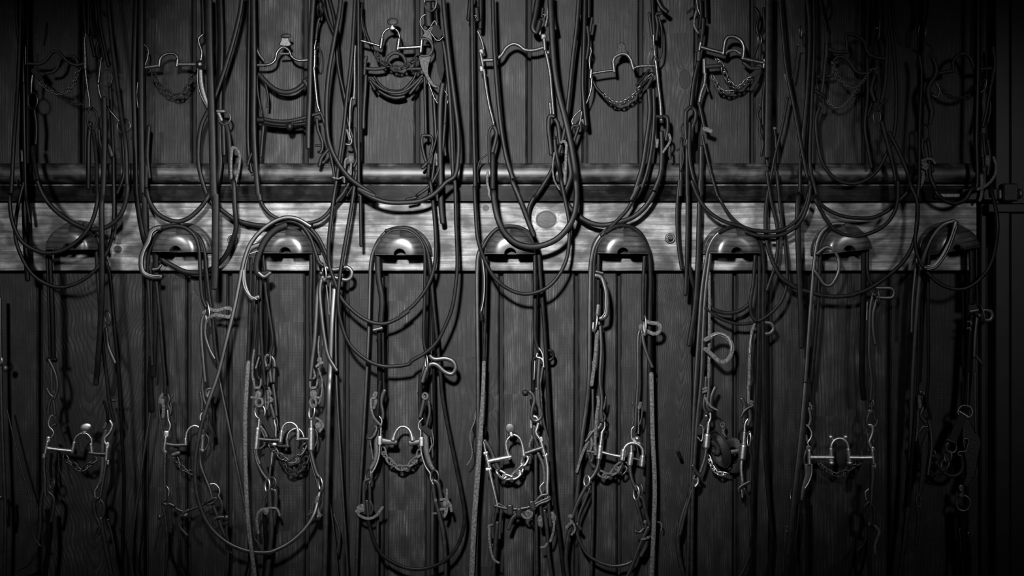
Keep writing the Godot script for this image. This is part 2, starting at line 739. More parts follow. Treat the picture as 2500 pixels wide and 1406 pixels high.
# One vertical board with eased edges; x in px on the wall plane.
func board(parent: Node3D, x0: float, x1: float, top: float, foot: float, kind: int, groove: float, tone: int, laid := -1.0) -> void:
	var a := (x0 - 1250.0) * PX + groove * 0.5 * PX
	var b := (x1 - 1250.0) * PX - groove * 0.5 * PX
	var lift := dice.randf_range(-0.0012, 0.0004)
	var m := block(Vector3(a, foot, -0.022), Vector3(b, top, lift), 0.0035)
	# the grain is laid over each board afresh
	var arr := m.surface_get_arrays(0)
	var v: PackedVector3Array = arr[Mesh.ARRAY_VERTEX]
	var uv := PackedVector2Array()
	var shift := dice.randf()
	var flip := -1.0 if dice.randf() < 0.5 else 1.0
	if laid >= 0.0:
		shift = laid
		flip = -1.0 if x1 - x0 < 120.0 else 1.0
	for p in v:
		uv.append(Vector2((p.x - a) / maxf(b - a, 0.11) * flip, -p.y / 0.46 + shift))
	arr[Mesh.ARRAY_TEX_UV] = uv
	var out := ArrayMesh.new()
	out.add_surface_from_arrays(Mesh.PRIMITIVE_TRIANGLES, arr)
	put(parent, "board", out, mats["board_%d_%d" % [kind, tone]])


func _boards() -> void:
	var wall := structure("wall_back")
	put(wall, "backing", block(Vector3(-2.2, 0, -0.2), Vector3(2.2, 2.7, -0.018), 0.001), mats.dark)
	var y_rail := at(0, 425, 0).y
	var kinds := [0, 1, 0, 1, 3, 0, 1, 3, 1, 0]
	for k in range(-10, 11):
		var x := 1018.0 + 136.6 * k
		board(wall, x, x + 136.6, 2.7, y_rail, [0, 3, 1, 0, 0, 1, 3, 1, 0, 0][posmod(k + 2, 10)], 10.0, {-3: 2, -2: 0, -1: 1, 0: 0, 1: 1, 2: 0, 3: 0, -4: 1}.get(k, posmod(k * 7, 3) % 2))
	var y_plank := at(0, 600, 0).y
	var edges := [-360, -250, -120, -10, 97, 355, 459, 560, 748, 846, 942, 1044, 1223, 1306, 1407, 1511, 1598, 1695, 1795, 1883, 1975, 2170, 2357, 2480, 2600]
	for k in edges.size() - 1:
		var kind: int = {4: 2, 5: 0, 6: 3, 8: 0, 10: 1, 11: 3, 12: 0, 16: 2, 17: 0, 20: 0}.get(k, k % 2)
		board(wall, edges[k], edges[k + 1], y_plank, 0.0, kind, 9.0, {7: 1, 8: 0, 9: 0, 10: 2, 11: 0, 12: 2, 13: 2, 14: 1, 15: 1, 16: 0, 17: 0, 18: 0}.get(k, posmod(k * 5, 3) % 2), {11: 0.82, 6: 0.378}.get(k, -1.0))


# A moulding drawn as a profile of (y px, z mm), run from x0 to x1.
func moulding(profile: Array, x0: float, x1: float) -> ArrayMesh:
	var st := SurfaceTool.new()
	st.begin(Mesh.PRIMITIVE_TRIANGLES)
	var a := (x0 - 1250.0) * PX
	var b := (x1 - 1250.0) * PX
	for k in profile.size() - 1:
		var p0 := at(0, profile[k][0], 0.0).y
		var p1 := at(0, profile[k + 1][0], 0.0).y
		var z0: float = profile[k][1] * 0.001
		var z1: float = profile[k + 1][1] * 0.001
		st.set_smooth_group(profile[k][2])
		var q := [Vector3(a, p0, z0), Vector3(b, p0, z0), Vector3(b, p1, z1), Vector3(a, p1, z1)]
		for o in [0, 1, 2, 0, 2, 3]:
			var p: Vector3 = q[o]
			st.set_uv(Vector2(p.x / 0.8, float(profile[k + (0 if o < 2 else 1)][0]) / 100.0))
			st.add_vertex(p)
	for e in [0, 1]:
		st.set_smooth_group(-1)
		var x: float = a if e == 0 else b
		for k in range(0, profile.size() - 1):
			var p0 := Vector3(x, at(0, profile[k][0], 0.0).y, profile[k][1] * 0.001)
			var p1 := Vector3(x, at(0, profile[k + 1][0], 0.0).y, profile[k + 1][1] * 0.001)
			var tri := [p0, p1, Vector3(x, p0.y, -0.01), p1, Vector3(x, p1.y, -0.01), Vector3(x, p0.y, -0.01)]
			for o in ([0, 1, 2, 3, 4, 5] if e == 0 else [0, 2, 1, 3, 5, 4]):
				st.set_uv(Vector2(tri[o].z, tri[o].y))
				st.add_vertex(tri[o])
	st.generate_normals()
	return st.commit()


func _rails() -> void:
	var half := [[399.5, -5.0, -1]]
	for p in [[400.2, 14.0], [402, 19.0], [405, 22.3], [409, 24.3], [414, 25.7], [420, 26.7], [427, 27.1], [434, 26.6], [439, 25.2], [443, 22.6], [446, 18.0], [447.6, 10.0]]:
		half.append([p[0], p[1], 1])
	half.append([447.6, -5.0, -1])
	var r := put(self, "trim_1", moulding(half, -400, 2376), mats.rail)
	r.set_meta("kind", "structure")
	var ledge := [[455.0, -5.0, -1], [455.2, 20.0, -1], [492.5, 20.5, -1], [493.0, 0.0, -1]]
	var l := put(self, "trim_2", moulding(ledge, -400, 2386), mats.ledge)
	l.set_meta("kind", "structure")
	put(l, "rubbed_glint_edge", moulding([[451.5, -4.0, -1], [451.8, 17.0, 2], [452.8, 19.6, 2], [455.2, 20.4, -1], [455.4, -4.0, -1]], -400, 2386), mats.rubbed_glint)  # strip that draws the ledge's bright line in paler colour
	var plank := block(Vector3((-400.0 - 1250.0) * PX, at(0, 661, 24).y, -0.015), Vector3(at(2385, 0, 24).x, at(0, 495, 24).y, 0.024), 0.002)
	var arr := plank.surface_get_arrays(0)
	var uv := PackedVector2Array()
	for p in arr[Mesh.ARRAY_VERTEX] as PackedVector3Array:
		var s := EYE / (EYE - 0.024)
		uv.append(Vector2((p.x * s / PX + 1250.0) / 2386.0, ((MID - p.y) * s / PX + 703.0 - 494.0) / 168.0))
	arr[Mesh.ARRAY_TEX_UV] = uv
	var m := ArrayMesh.new()
	m.add_surface_from_arrays(Mesh.PRIMITIVE_TRIANGLES, arr)
	var o := put(self, "trim_3", m, mats.plank)
	o.set_meta("kind", "structure")


func _door() -> void:
	var d := structure("door_1")
	for s in [["door_panel", 2452, 2700, 0.004, 0.030], ["door_stile", 2412, 2449, 0.0, 0.036], ["door_stile", 2388, 2404, -0.01, 0.012]]:
		put(d, s[0], block(Vector3((s[1] - 1250) * PX, 0, s[3] - 0.02), Vector3((s[2] - 1250) * PX, 2.1 + 0.4, s[4]), 0.003), mats.door)
	put(d, "door_rail", block(Vector3(at(2410, 0, 36).x, at(0, 520, 36).y, 0.02), Vector3(at(2700, 0, 36).x, at(0, 496, 36).y, 0.040), 0.003), mats.door)
	thing_now = base("sliding_latch", at(2400, 475, 30))
	groups = {}
	tag(thing_now, "dark iron sliding latch with a square knob at the right end of the plank", "latch")
	var c := thing_now.position
	for s in [["bolt_bar", 2283, 2352, 470, 484, 24, 34, "mg"], ["bolt_case", 2348, 2438, 459, 490, 22, 44, "door"], ["collar", 2437, 2450, 461, 487, 22, 50, "mg"], ["knob_block", 2450, 2487, 447, 491, 22, 60, "mr"]]:
		var lo := at(s[1], s[4], s[6])
		var hi := at(s[2], s[3], s[6])
		put(thing_now, s[0], block(Vector3(lo.x, lo.y, s[5] * 0.001) - c, Vector3(hi.x, hi.y, s[6] * 0.001) - c, 0.003), mats[s[7]])
	put(thing_now, "knob", ball(at(2488, 473, 45) - c, Vector3(8, 13, 13) * PX, 0), mats.mg)


# A half-round bracket: profile (radius, z) turned through the upper half circle round a notch; its underside is closed.
func half_round(profile: Array) -> ArrayMesh:
	var st := SurfaceTool.new()
	st.begin(Mesh.PRIMITIVE_TRIANGLES)
	var n := profile.size()
	var steps := 40
	for i in steps:
		var a0 := PI * i / steps
		var a1 := PI * (i + 1) / steps
		for k in n - 1:
			st.set_smooth_group(profile[k][2])
			var r0: float = profile[k][0]
			var r1: float = profile[k + 1][0]
			var q := [Vector3(cos(a0) * r0, sin(a0) * r0, profile[k][1]), Vector3(cos(a1) * r0, sin(a1) * r0, profile[k][1]), Vector3(cos(a1) * r1, sin(a1) * r1, profile[k + 1][1]), Vector3(cos(a0) * r1, sin(a0) * r1, profile[k + 1][1])]
			for o in [0, 1, 2, 0, 2, 3]:
				st.add_vertex(q[o])
	st.set_smooth_group(-1)
	for s in [1.0, -1.0]:
		var line := PackedVector2Array()
		for p in profile:
			line.append(Vector2(p[0], p[1]))
		var tri := Geometry2D.triangulate_polygon(line)
		for k in range(0, tri.size(), 3):
			var t := [line[tri[k]], line[tri[k + 1]], line[tri[k + 2]]]
			if (t[1] - t[0]).cross(t[2] - t[0]) * s > 0.0:
				t.reverse()
			for p in t:
				st.add_vertex(Vector3(p.x * s, 0, p.y))
	st.generate_normals()
	return st.commit()


func _brackets() -> void:
	# body: notch wall, flat face, rounded lip, neck; z from the plank face
	var body := [[0.0004, 0.004, -1], [0.0004, 0.037, -1], [0.0126, 0.037, -1], [0.0126, 0.0674, -1]]
	for k in 24:
		var r := lerpf(0.0138, 0.0555, sin(PI * 0.5 * k / 23.0))
		body.append([r, 0.042 + 0.0255 * pow(maxf(1.0 - pow(r / 0.0556, 4.6), 0.0), 0.5), 1])
	body.append_array([[0.0556, 0.040, 1], [0.0545, 0.036, 1], [0.0525, 0.032, 1], [0.0525, 0.012, -1], [0.0525, 0.004, -1]])
	var flange := [[0.0004, 0.0, -1], [0.0004, 0.008, -1], [0.060, 0.010, 1], [0.0645, 0.0085, 1], [0.0655, 0.005, 1], [0.0655, 0.0, -1]]
	var body_mesh := half_round(body)
	var flange_mesh := half_round(flange)
	var marks := ["leftmost wooden bracket, crossed in front by two hanging rein loops", "wooden bracket beside the wide flat rein end, stitched loop at left", "wooden bracket nearly hidden under wound straps", "wooden bracket just left of the middle one, one thin strap over it",
		"middle wooden bracket crossed in front by one wide hanging loop", "wooden bracket between the large plank knot and the bolt with washer", "wooden bracket right of the bolt, three reins sagging just above it", "wooden bracket tilted, right end raised, ring shaped leather loop at its left",
		"rightmost wooden bracket, tilted, with a white stitched strap across its face"]
	var spots := [[168, 609, 0.0], [430, 615, 0.0], [697, 618, 0.0], [976, 622, 0.0], [1246, 620, 0.0], [1521, 619, 1.0], [1798, 618, 0.0], [2072, 614, -6.0], [2337, 612, -9.0]]
	for k in spots.size():
		var s: Array = spots[k]
		thing_now = base("bridle_bracket", at(s[0], s[1], 86) * Vector3(1, 1, 0) + Vector3(0, 0, 0.0245))
		thing_now.rotation.z = -deg_to_rad(s[2])
		tag(thing_now, marks[k], "bridle bracket", "wooden brackets along the plank")
		put(thing_now, "body", body_mesh, mats.bracket)
		put(thing_now, "flange", flange_mesh, mats.bracket)


func _fixings() -> void:
	for s in [[1636, 582, "galvanised bolt and washer in the pale plank left of the seventh bracket"], [568, 586, "galvanised bolt and washer in the pale plank behind a hanging rein loop"]]:
		thing("plank_bolt", s[2], "bolt", at(s[0], s[1], 25))
		ring("washer", 6, "mg", 26, s[0], s[1], 10, 10, 0)
		knob("washer", "mg", 25, s[0], s[1], 11, 11, 2, 0)
		var hex := PackedVector2Array()
		for k in 6:
			var p := at(s[0], s[1], 30)
			hex.append(Vector2(p.x, p.y) + Vector2.from_angle(TAU * k / 6.0) * 6.0 * PX)
		keep("nut", plate(hex, 0.030, 0.009, thing_now.position), "mg")
		knob("shank", "mg", 36, s[0], s[1], 3.4, 3.4, 3.0, 0)
	thing("board_knot", "small dark wood knot on the lower boards right of the curled cheek strap", "wood_knot", at(1282, 958, 4))  # a knot in the board's wood, raised as a dark dome
	knob("knot_dome", "mr", 5, 1282, 958, 8, 7, 6, 0)



func _bridles() -> void:
	_bridle_upper_1()
	_bridle_upper_1b()
	_bridle_upper_2()
	_bridle_upper_3()
	_bridle_upper_4()
	_bridle_upper_4b()
	_bridle_upper_5()
	_bridle_upper_6()
	_bridle_upper_7()
	_bridle_upper_7b()
	_bridle_upper_8()
	_bridle_upper_8b()
	_bridle_upper_9()
	_bridle_lower_1()
	_bridle_lower_2()
	_bridle_lower_3()
	_bridle_lower_3b()
	_bridle_lower_4()
	_bridle_lower_5()
	_bridle_lower_6()
	_bridle_lower_7()
	_bridle_lower_8()
	_bridle_lower_9()

func _bridle_upper_1() -> void:
	thing("bridle", "dark bridle at the top left with a rusty wavy mouthpiece and loose twisted curb chain", "bridle", at(51.2, -20.5, 50), "bridles on the upper row")
	strap("rein", 10, "lm", "51.2,-20.5,50 47.8,102.4 43.7,204.8,60 34.1,341.4,80 25.6,478,95 23.9,474.1,98 29,535.6,105 51.2,586.8 85.4,610.7 119.5,617.5 160.5,607.3 201.4,576.6 225.3,539 237.3,491.2,100 236.3,443.8,90 235.6,392.6,80 228.1,320.9,65")
	strap("rein", 9, "lm", "58,446.8,60 47.8,484.4,65 38.2,542.4,70 38.2,583.4,75 58,638 81.9,672.2 116.1,694.4 150.2,701.2 184.4,692.6 218.5,672.2 244.1,644.8,70 262.9,610.7,62 274.8,569.7,60 278.3,508.3,58 277.2,440,56 276.5,392.6,54 269.7,239,52 268,204.8,50")
	strap("rein_end", 14, "lm", "254.4,239,75 255.4,341.4,80 250.9,478,92 248.5,491.2,96 249.2,644.8,98 248.5,713.1,96 245.8,781.4,90 239,883.8,85 235.6,922.6,80 234.2,937.6,80")
	strap("strap_end", 12, "ld", "220.2,300.4,52 216.5,341.4,52 215.8,409.7,52 215.1,459.8,50")
	strap("strap_end", 9, "ld", "58,204.8,60 59.7,341.4,60 63.5,478,58 64.9,491.2,56 73.1,543.1,54")
	strap("strap_end", 13, "ld", "58.7,481,48 61.5,576.6,48 64.9,644.8,48 67.3,683.1,48")
	strap("headstall", 15, "ld", "43.7,-20.5,44 51.2,102.4 56.3,239 54.6,375.6 60.1,478 59.7,484.4,46")
	strap("headstall", 6, "lm", "38.9,-20.5,55 40.3,51.2 45.1,105.8")
	strap("cheek_strap", 8, "ld", "215.8,-20.5,52 215.8,41 215.8,81.9")
	strap("cheek_strap", 10, "ld", "203.1,-20.5,45 204.8,30.7 208.9,78.5")
	strap("rein", 9, "ld", "235.6,-20.5,58 245.8,68.3 254.4,112.7 264.6,160.5")
	strap("keeper", 7, "ld", "221.9,10.2,60 227,20.5")
	strap("strap_end", 5, "lm", "89.5,41,50 88.1,61.5 81.9,95.6")
	strap("tie", 7, "ll", "255.4,344.1,62 266.3,358.5 273.1,379.7")
	strap("tie", 7, "lm", "241.7,317.5,62 243.1,341.4 252,375.6 254.7,409.7 247.2,439.7")
	strap("rein_loop", 6, "lm", "221.9,262.9,58 213.7,273.1 213.7,300.4 221.9,315.8")
	strap("rein_loop", 6, "lm", "223.6,262.9,52 233.5,273.1 236.3,300.4 228.7,315.8")
	strap("strap_end", 10, "ld", "83.6,266.3,50 88.8,307.3 87.1,351.7")
	strap("tie", 6, "ll", "42.7,440,55 47.8,458.8 58.7,469.4")
	strap("tie", 7, "ll", "51.2,368.7,55 54.6,379 53.9,392.6")
	rod("bit/mouthpiece", 8, "mr", "68.3,155.3,58 99,155.3 114.4,145.1 128,128 141.7,126.3 155.3,140 169,153 189.5,158.8 204.8,155.3")
	rod("bit/shank", 6, "mu", "209.3,81.3,56w3 206.9,99w5 207.6,116.1w7 208.3,136.6w8")
	rod("bit/sleeve", 10, "mg", "208.9,139.3,56 208.9,166.6")
	rod("bit/shank", 6, "mu", "208.9,170.7,56w7 213.7,211.7w6 217.8,239w5 220.2,263.6w5")
	rod("bit/shank", 3, "mu", "62.8,114.4,56 63.2,157.1")
	rod("bit/shank", 6, "mu", "79.9,184.4,56w8 77.8,204.8 76.5,227w4")
	ring("bit/rein_ring", 4, "mu", 54, 80.2, 245.8, 11.6, 19.8, 0)
	chain("curb_chain", 12, "mg", 50, "96.3,198 116.1,215.8 136.6,226 153.6,227 170.7,215.8 182.7,198 188.5,177.5 196.3,163.9")
	chain("curb_chain", 9, "mr", 44, "136.6,231.5 157.1,243.1 180.9,252.6 206.6,253.3")
	strap("curb_strap", 14, "wb", "81.9,170.7,52 97.3,191.2")


func _bridle_upper_1b() -> void:
	thing("bridle", "bridle behind the top left one, its bright curved shank ending in a wire rein ring", "bridle", at(261.2, -20.5, 50), "bridles on the upper row")
	strap("rein", 11, "lm", "261.2,-20.5,66 273.1,102.4,70 286.1,204.8,75 297,290.2,85 307.3,358.5,95 310,443.8,98 311.4,460.5,100 307.3,491.2 293.6,525.4 269.7,549.3 239,560.2 204.8,556.1 163.9,535.6 126.3,504.9 102.4,470.7 90.5,440,90 105.8,478,88 92.2,437,80 83.6,392.6,70 80.2,358.5,60")
	rod("bit/port", 8, "mr", "112.7,179.2,46 129.7,175.8 140.7,163.9 146.1,146.8 151.9,140")
	rod("bit/port", 8, "mr", "163.9,137.2,46 180.9,138.3 188.5,148.5 189.8,157.1")
	rod("bit/shank", 4, "mu", "247.9,140.7,60w3 245.1,160.5w5 243.1,180.9w6 240.7,201.4w6")
	rod("bit/shank", 6, "mu", "240,207.6,60w6 245.1,232.2 258.8,257.8 275.9,278.3 290.2,294.3w5")
	ring("bit/rein_ring", 3, "mu", 62, 302.2, 307.3, 16, 17.8, 0)
	ring("bit/purchase_ring", 3, "mg", 60, 259.5, 191.2, 14.3, 19.8, 0)
	strap("cheek_strap", 7, "ld", "239,102.4,56 235.6,119.5 239,136.6 246.5,142")
	strap("headstall", 9, "ld", "204.8,-20.5,40 208.9,27.3 221.9,95.6 230.5,136.6")
	strap("rein_loop", 9, "ld", "298.7,324.3,60 300.4,358.5 302.2,426.8 286.8,471.2")


func _bridle_upper_2() -> void:
	thing("bridle", "bridle at the top with small bright port, round ball joint and wide flat rein end", "bridle", at(331.4, -20.5, 50), "bridles on the upper row")
	strap("headstall", 13, "ld", "331.4,-20.5,60 326.6,204.8 329,307.3 332.4,478 332.4,474.1,62 342.7,542.4,58 351.2,583.4,56 358,603.9,50")
	strap("headstall", 15, "lm", "343.7,-20.5,55 344.4,204.8 345.1,307.3 349.5,478 351.2,474.1,58 353.9,542.4,56 357.4,610.7,50")
	strap("rein_end", 18, "lm", "508.9,-20.5,96 511.7,136.6 517.8,307.3 523.6,478,100 525.3,474.1 526,576.6 525.3,644.8 523.3,703.6")
	strap("headstall", 17, "ld", "535.6,-20.5,48 539,102.4 535.6,239 534.9,341.4 535.6,409.7 521.9,474.6")
	strap("cheek_strap", 10, "ld", "492.9,-20.5,60 494.6,34.1 496,81.9")
	strap("rein", 11, "lm", "591.9,-20.5,80 587.5,20.5 573.1,85.4 553.3,153.6 539.7,194.6 521.9,242.4,72 506.6,273.1,66 491.2,307.3 484.4,358.5 486.1,409.7 504.8,474.6,62 515.8,496.3,58 539,511.7,55 568,532.9,55 590.2,541.7,55 620.9,548.6,55 656.8,552,56 682.4,554.4,58 716.6,556.1 760.9,549.9")
	strap("rein", 11, "lm", "363.2,309,54 360.8,341.4 358,409.7,58 356.3,478,70 357.4,460.5,78 364.9,491.2,80 385.4,521.9 412.7,537.3 436.6,540.7 460.5,532.2 491.2,504.9 508.9,477.6,75 516.8,453.7,62")
	strap("rein", 12, "lm", "550.9,298.7,62 557.8,327.8 561.2,368.7 565.6,443.8,70 569,440,74 573.1,501.5,78 575.9,559.5,75 564.6,593.6,70 552.6,620.9,64 535.6,641.4,60 511.7,658.5,45 487.8,665.3,42 453.6,663.6,42 426.3,651.7,42 402.4,638,42 389.5,629.5,42")
	strap("strap_end", 12, "lm", "544.1,300.4,60 545.1,334.6 546.5,377.3")
	strap("tie", 6, "ll", "568,358.5,70 564.6,392.6 565.6,437 569.7,464.3 578.3,433.6 585.4,392.6 582.7,370.4 573.1,360.2 566.3,362.6")
	strap("rein_loop", 10, "lm", "364.2,309,58 361.5,341.4 360.1,385.8 364.9,433.6")
	rod("bit/mouthpiece", 9, "mg", "356.3,164.9,58 387.1,160.5")
	rod("bit/sleeve", 9, "mu", "390.8,145.1,58 388.8,162.2")
	rod("bit/port", 7, "mu", "390.8,147.5,58 395.6,138.3 411,130.8 427,132.5 433.8,141.7 435.2,150.2")
	rod("bit/sleeve", 9, "mu", "433.8,146.1,58 431.8,161.1")
	rod("bit/mouthpiece", 9, "mg", "436.6,157.1,58 480.9,157.1")
	knob("bit/ball_joint", "mu", 62, 488.8, 157.7, 10.9, 10.9, 10.9, 0)
	rod("bit/purchase", 4, "mu", "490.5,148.5,62w7 492.6,126.3 486.1,105.8 485.4,93.9 495.3,84.7")
	rod("bit/purchase", 4, "mu", "351.9,108.6,58 361.5,119.5 360.1,143.4 354.6,158.8")
	rod("bit/shank", 3, "mu", "483,167.3,62 483,204.8 491.9,235.6 506.9,263.6")
	strap("bit/shank", 13, "mg", "488.5,169,54 491.2,204.8 499.7,239 508.3,259.5")
	rod("bit/shank", 4, "mu", "336.2,201.4,52 334.1,235.6 336.9,262.9")
	strap("bit/rein_ring", 10, "mg", "528.1,271.4,64w8 550.9,271.4w8")
	ring("bit/rein_ring", 5, "mg", 64, 548.5, 287.5, 14.3, 16.4, 0)
	strap("bit/rein_ring", 10, "mg", "532.2,273.1,62 540.7,293.6")
	chain("curb_chain", 14, "mr", 48, "373.4,177.5 383.6,201.4 399,218.5 419.5,230.5 440,232.2 454.3,218.5 463.2,201.4 472.4,180.9")


func _bridle_upper_3() -> void:
	thing("bridle", "bridle with a polished wavy bit, mushroom spoon and laced hobble strap across", "bridle", at(608.7, -20.5, 50), "bridles on the upper row")
	strap("headstall", 9, "ld", "608.7,-20.5,48 605.6,204.8 605.6,358.5 609,392.6 614.1,419.9")
	strap("headstall", 13, "lm", "618.2,-20.5,72 620.3,170.7 619.6,307.3 624.4,409.7 631.2,478 631.9,470.7 634.6,488.5")
	strap("rein", 9, "lm", "633.9,481,70 641.5,502.1 658.5,521.9 682.4,535.6 716.6,545.8,66 747.3,545.2 778,537.6 798.5,521.9 815.6,498 836.7,472.4 853.1,446.8,62 865.1,443.8,60 870.2,392.6,58")
	strap("rein_end", 13, "lm", "766.1,-20.5,76 760.3,68.3 757.5,136.6 755.5,239 752.8,307.3 752.1,360.5")
	strap("headstall", 7, "lm", "788.3,-20.5,52 781.4,10.2 784.8,30.7 776.3,54.6 771.2,95.6")
	ring("keeper", 6, "ld", 56, 782.1, 21.2, 6.8, 18.8, 8)
	rod("bit/mouthpiece", 9, "mu", "627.1,159.1,58w7 658.5,157.1 671.5,146.8 677,127 691,115.1 705.6,123.6 711.1,136.6 725.1,146.8 753.4,146.8")
	cut_plate("bit/spoon", 6, "mg", 60, "692.7,113.3 682.4,109.9 686.5,99 688.6,91.5 704.6,91.5 705.6,99 711.4,107.5 707,113.3")
	knob("bit/spoon", "mr", 64, 698.1, 87.4, 13, 5.8, 3.1, -4)
	rod("bit/roller", 6, "mg", "684.1,131.8,58 704.6,131.1")
	strap("curb_strap", 12, "lm", "631.2,180.9,50 648.3,198.7 672.2,218.5 699.5,225.3 723.4,218.5 743.9,201.4 752.4,191.2")
	strap("curb_strap", 8, "ld", "636.3,191.2,46 655.1,204.8 682.4,221.9 709.7,223.6")
	strap("keeper", 12, "lm", "742.5,196.3,54 750.7,210")
	rod("bit/purchase", 7, "mu", "771.9,98.3,60w4 768.5,112.7w6 767.8,122.2")
	rod("bit/sleeve", 9, "mu", "768.8,123.6,60 767.8,163.9")
	rod("bit/shank", 7, "mu", "766.4,165.6,60w8 771.2,218.5 776.3,259.5 782.1,274.8w5")
	ring("bit/purchase_ring", 3, "mr", 56, 776.3, 134.9, 5.5, 29, 0)
	strap("strap_end", 5, "lm", "627.1,184.4,62 628.5,218.5 634.6,256.1 638.7,277.2")
	strap("strap_end", 6, "lm", "641.5,184.4,50 651,218.5 654.4,239 653.1,261.2")
	rod("bit/shank", 6, "mg", "622.7,102.4,50 631.2,129.7 643.2,146.8")
	strap("hobble_strap", 9, "lm", "632.9,288.5,62 665.4,294.3 696.1,296.3 726.8,291.2 757.5,282.7 783.1,275.2")
	strap("hobble_strap", 10, "ld", "632.9,296.3,60 668.8,303.2 702.9,304.9 747.3,301.8")
	knob("tie", "lm", 66, 707, 309, 8.9, 10.2, 5.5, 0)
	strap("keeper", 14, "ld", "627.8,291.9,64 641.5,292.9")
	strap("tie", 8, "lm", "701.2,302.2,66 713.8,303.9")
	strap("strap_end", 8, "lm", "773.2,290.2,58 776.3,317.5 785.5,341.4 786.9,361.9 782.1,372.8")
	strap("tie", 9, "lm", "801.9,363.9,64 784.8,385.8 779.4,404.6")
	strap("strap_end", 7, "lm", "784.2,277.2,62 793.4,307.3 798.5,344.8 805.3,372.1 813.9,416.5 817.3,443.8")
	strap("strap_end", 8, "lm", "643.2,307.3,48 639.7,341.4 636.3,382.4")
	strap("tie", 6, "lm", "771.2,355.1,52 784.8,355.8")
	strap("tie", 7, "lm", "604.6,402.9,60 610.7,382.4 615.8,373.8")
	strap("tie", 4, "ll", "812.8,432.9,94 825.8,436.3 838.8,431.9 840.8,445.5")


func _bridle_upper_4() -> void:
	thing("bridle", "bridle with a polished spoon port and a broad pewter shank, webbing buckle at its right", "bridle", at(834.4, -20.5, 50), "bridles on the upper row")
	strap("rein", 11, "lm", "834.4,-20.5,90 826.5,41 816.3,95.6 802.6,177.5 796.8,256.1 801.9,341.4 819,385.8 853.1,433.6,98 914.6,478,102 874.1,460.5,102 908.3,481.7 942.4,492.9 983.4,494.6 1027.8,489.5 1058.5,474.1 1090.9,443.4 1109.7,430.2,100 1118.3,382.4 1118.3,317.5 1109,239 1096.1,136.6 1085.1,34.1 1081,-20.5")
	strap("rein", 9, "lm", "867.5,-20.5,70 858.3,136.6 846.3,239 839.5,307.3 830.9,368.7 821,443.8,80 815.6,474.1,84 806,552.7,86 801.9,603.9 803.6,644.8 819,692.6 832.6,726.8 860,757.5 897.5,783.1 935.1,790.3 969.2,778.7 999.9,757.5 976.6,771.2 1010.7,743.9 1041.4,702.9 1058.5,658.5 1064.3,610.7 1063.6,576.6 1058.5,508.3 1048.9,440,80 1045.5,437,70 1046.9,402.9,64")
	strap("rein", 9, "lm", "870.2,419.5,78 866.8,440 860,491.2 849.7,552.7 836.1,631.2 829.2,679 825.1,737,92 832.6,788.2 853.1,839.5 887.3,873.6 921.4,890.7 955.6,894.8 999.9,887.9 1003.9,882.1 1038,861.6 1065.3,836 1085.8,798.5 1102.9,754.1 1113.1,692.6 1116.5,644.8 1113.1,542.4 1109.7,440 1108,443.8 1102.9,341.4 1097.8,239 1087.5,136.6 1081.7,102.4")
	strap("strap_end", 8, "lm", "874.3,-20.5,84 875.3,204.8 875.3,307.3 877,478 879.1,460.5 880.4,525.4 881.5,599.8")
	strap("strap_end", 13, "lm", "1080.7,204.8,66 1075.6,239 1073.5,307.3 1074.9,409.7 1075.6,440 1077.3,508.3 1081,544.1")
	strap("rein", 9, "ld", "784.2,-20.5,60 798.5,44.4 815.6,85.4 826.5,170.7 841.2,239 849.7,300.4 863.4,344.8 870.2,392.6")
	strap("rein", 9, "ld", "798.5,-20.5,52 814.9,44.4 822.4,102.4 832.6,204.8 842.9,259.5")
	strap("strap_end", 9, "ld", "1092,191.2,58 1086.5,290.2 1083.8,341.4 1087.9,379")
	rod("bit/mouthpiece", 9, "mu", "880.3,99,64w7 908.3,106.5 931.5,113.3")
	rod("bit/sleeve", 10, "mu", "932.9,93.9,64 929.5,116.8")
	rod("bit/port", 6, "mu", "932.2,96.3,64 933.9,85.4 942.4,73.1 957.8,68.3 970.4,75.8 975.5,89.5 975.2,97.3")
	strap("bit/spoon", 9, "mu", "958.1,70,66w18 957.4,64.2w9 958.1,58w9")
	knob("bit/spoon", "mr", 67, 958.5, 52.9, 13.3, 9.9, 3.4, 0)
	rod("bit/sleeve", 11, "mu", "974.5,96.3,64 971.1,120.2")
	rod("bit/mouthpiece", 10, "mu", "971.4,117.8,64 1000.5,116.1 1027.8,114.4")
	rod("bit/sleeve", 10, "mu", "1029.8,98.3,64 1027.4,127")
	cut_plate("bit/shank", 8, "mw", 62, "1023.7,134.9 1036.3,137.2 1052.4,137.2 1048.3,157.1 1046.2,175.8 1052.4,192.9 1062.6,206.6 1075.6,212.4 1069.4,215.1 1058.5,214.4 1046.2,202.1 1033.2,177.5 1026.1,160.5")
	rod("bit/shank", 7, "mw", "1027.1,94.9,64 1044.8,96.3 1055.1,109.9 1055.1,123.6 1044.8,135.9 1027.8,136.6")
	cut_plate("bit/shank", 7, "mw", 60, "1029.5,90.5 1034.6,81.9 1031.9,70 1041.4,73.4 1051,64.2 1058.5,68.3 1053.4,80.2 1055.1,92.2 1060.2,112.7 1058.5,129.7 1051.7,138.3 1054.4,119.5 1050,102.4 1041.4,93.9")
	rod("bit/purchase_ring", 4, "mu", "1033.9,72.4,60 1027.8,63.2 1025.7,51.2 1030.5,40.3 1038.7,35.5")
	rod("bit/purchase_ring", 4, "mg", "1051,64.9,58 1061.9,51.2 1068.1,64.9")
	rod("bit/rein_ring", 4, "mu", "1046.2,201.4,62 1052.4,218.5 1060.2,239 1068.1,252")
	rod("bit/rein_ring", 3, "mu", "1069.4,214.4,62 1085.8,221.9 1094,237.3 1092.6,252")
	rod("buckle", 3, "mu", "1046.2,72.4,72 1069.4,99.7 1081.7,90.8")
	rod("buckle", 2, "mu", "1046.2,72.4,72 1050.3,67.6")
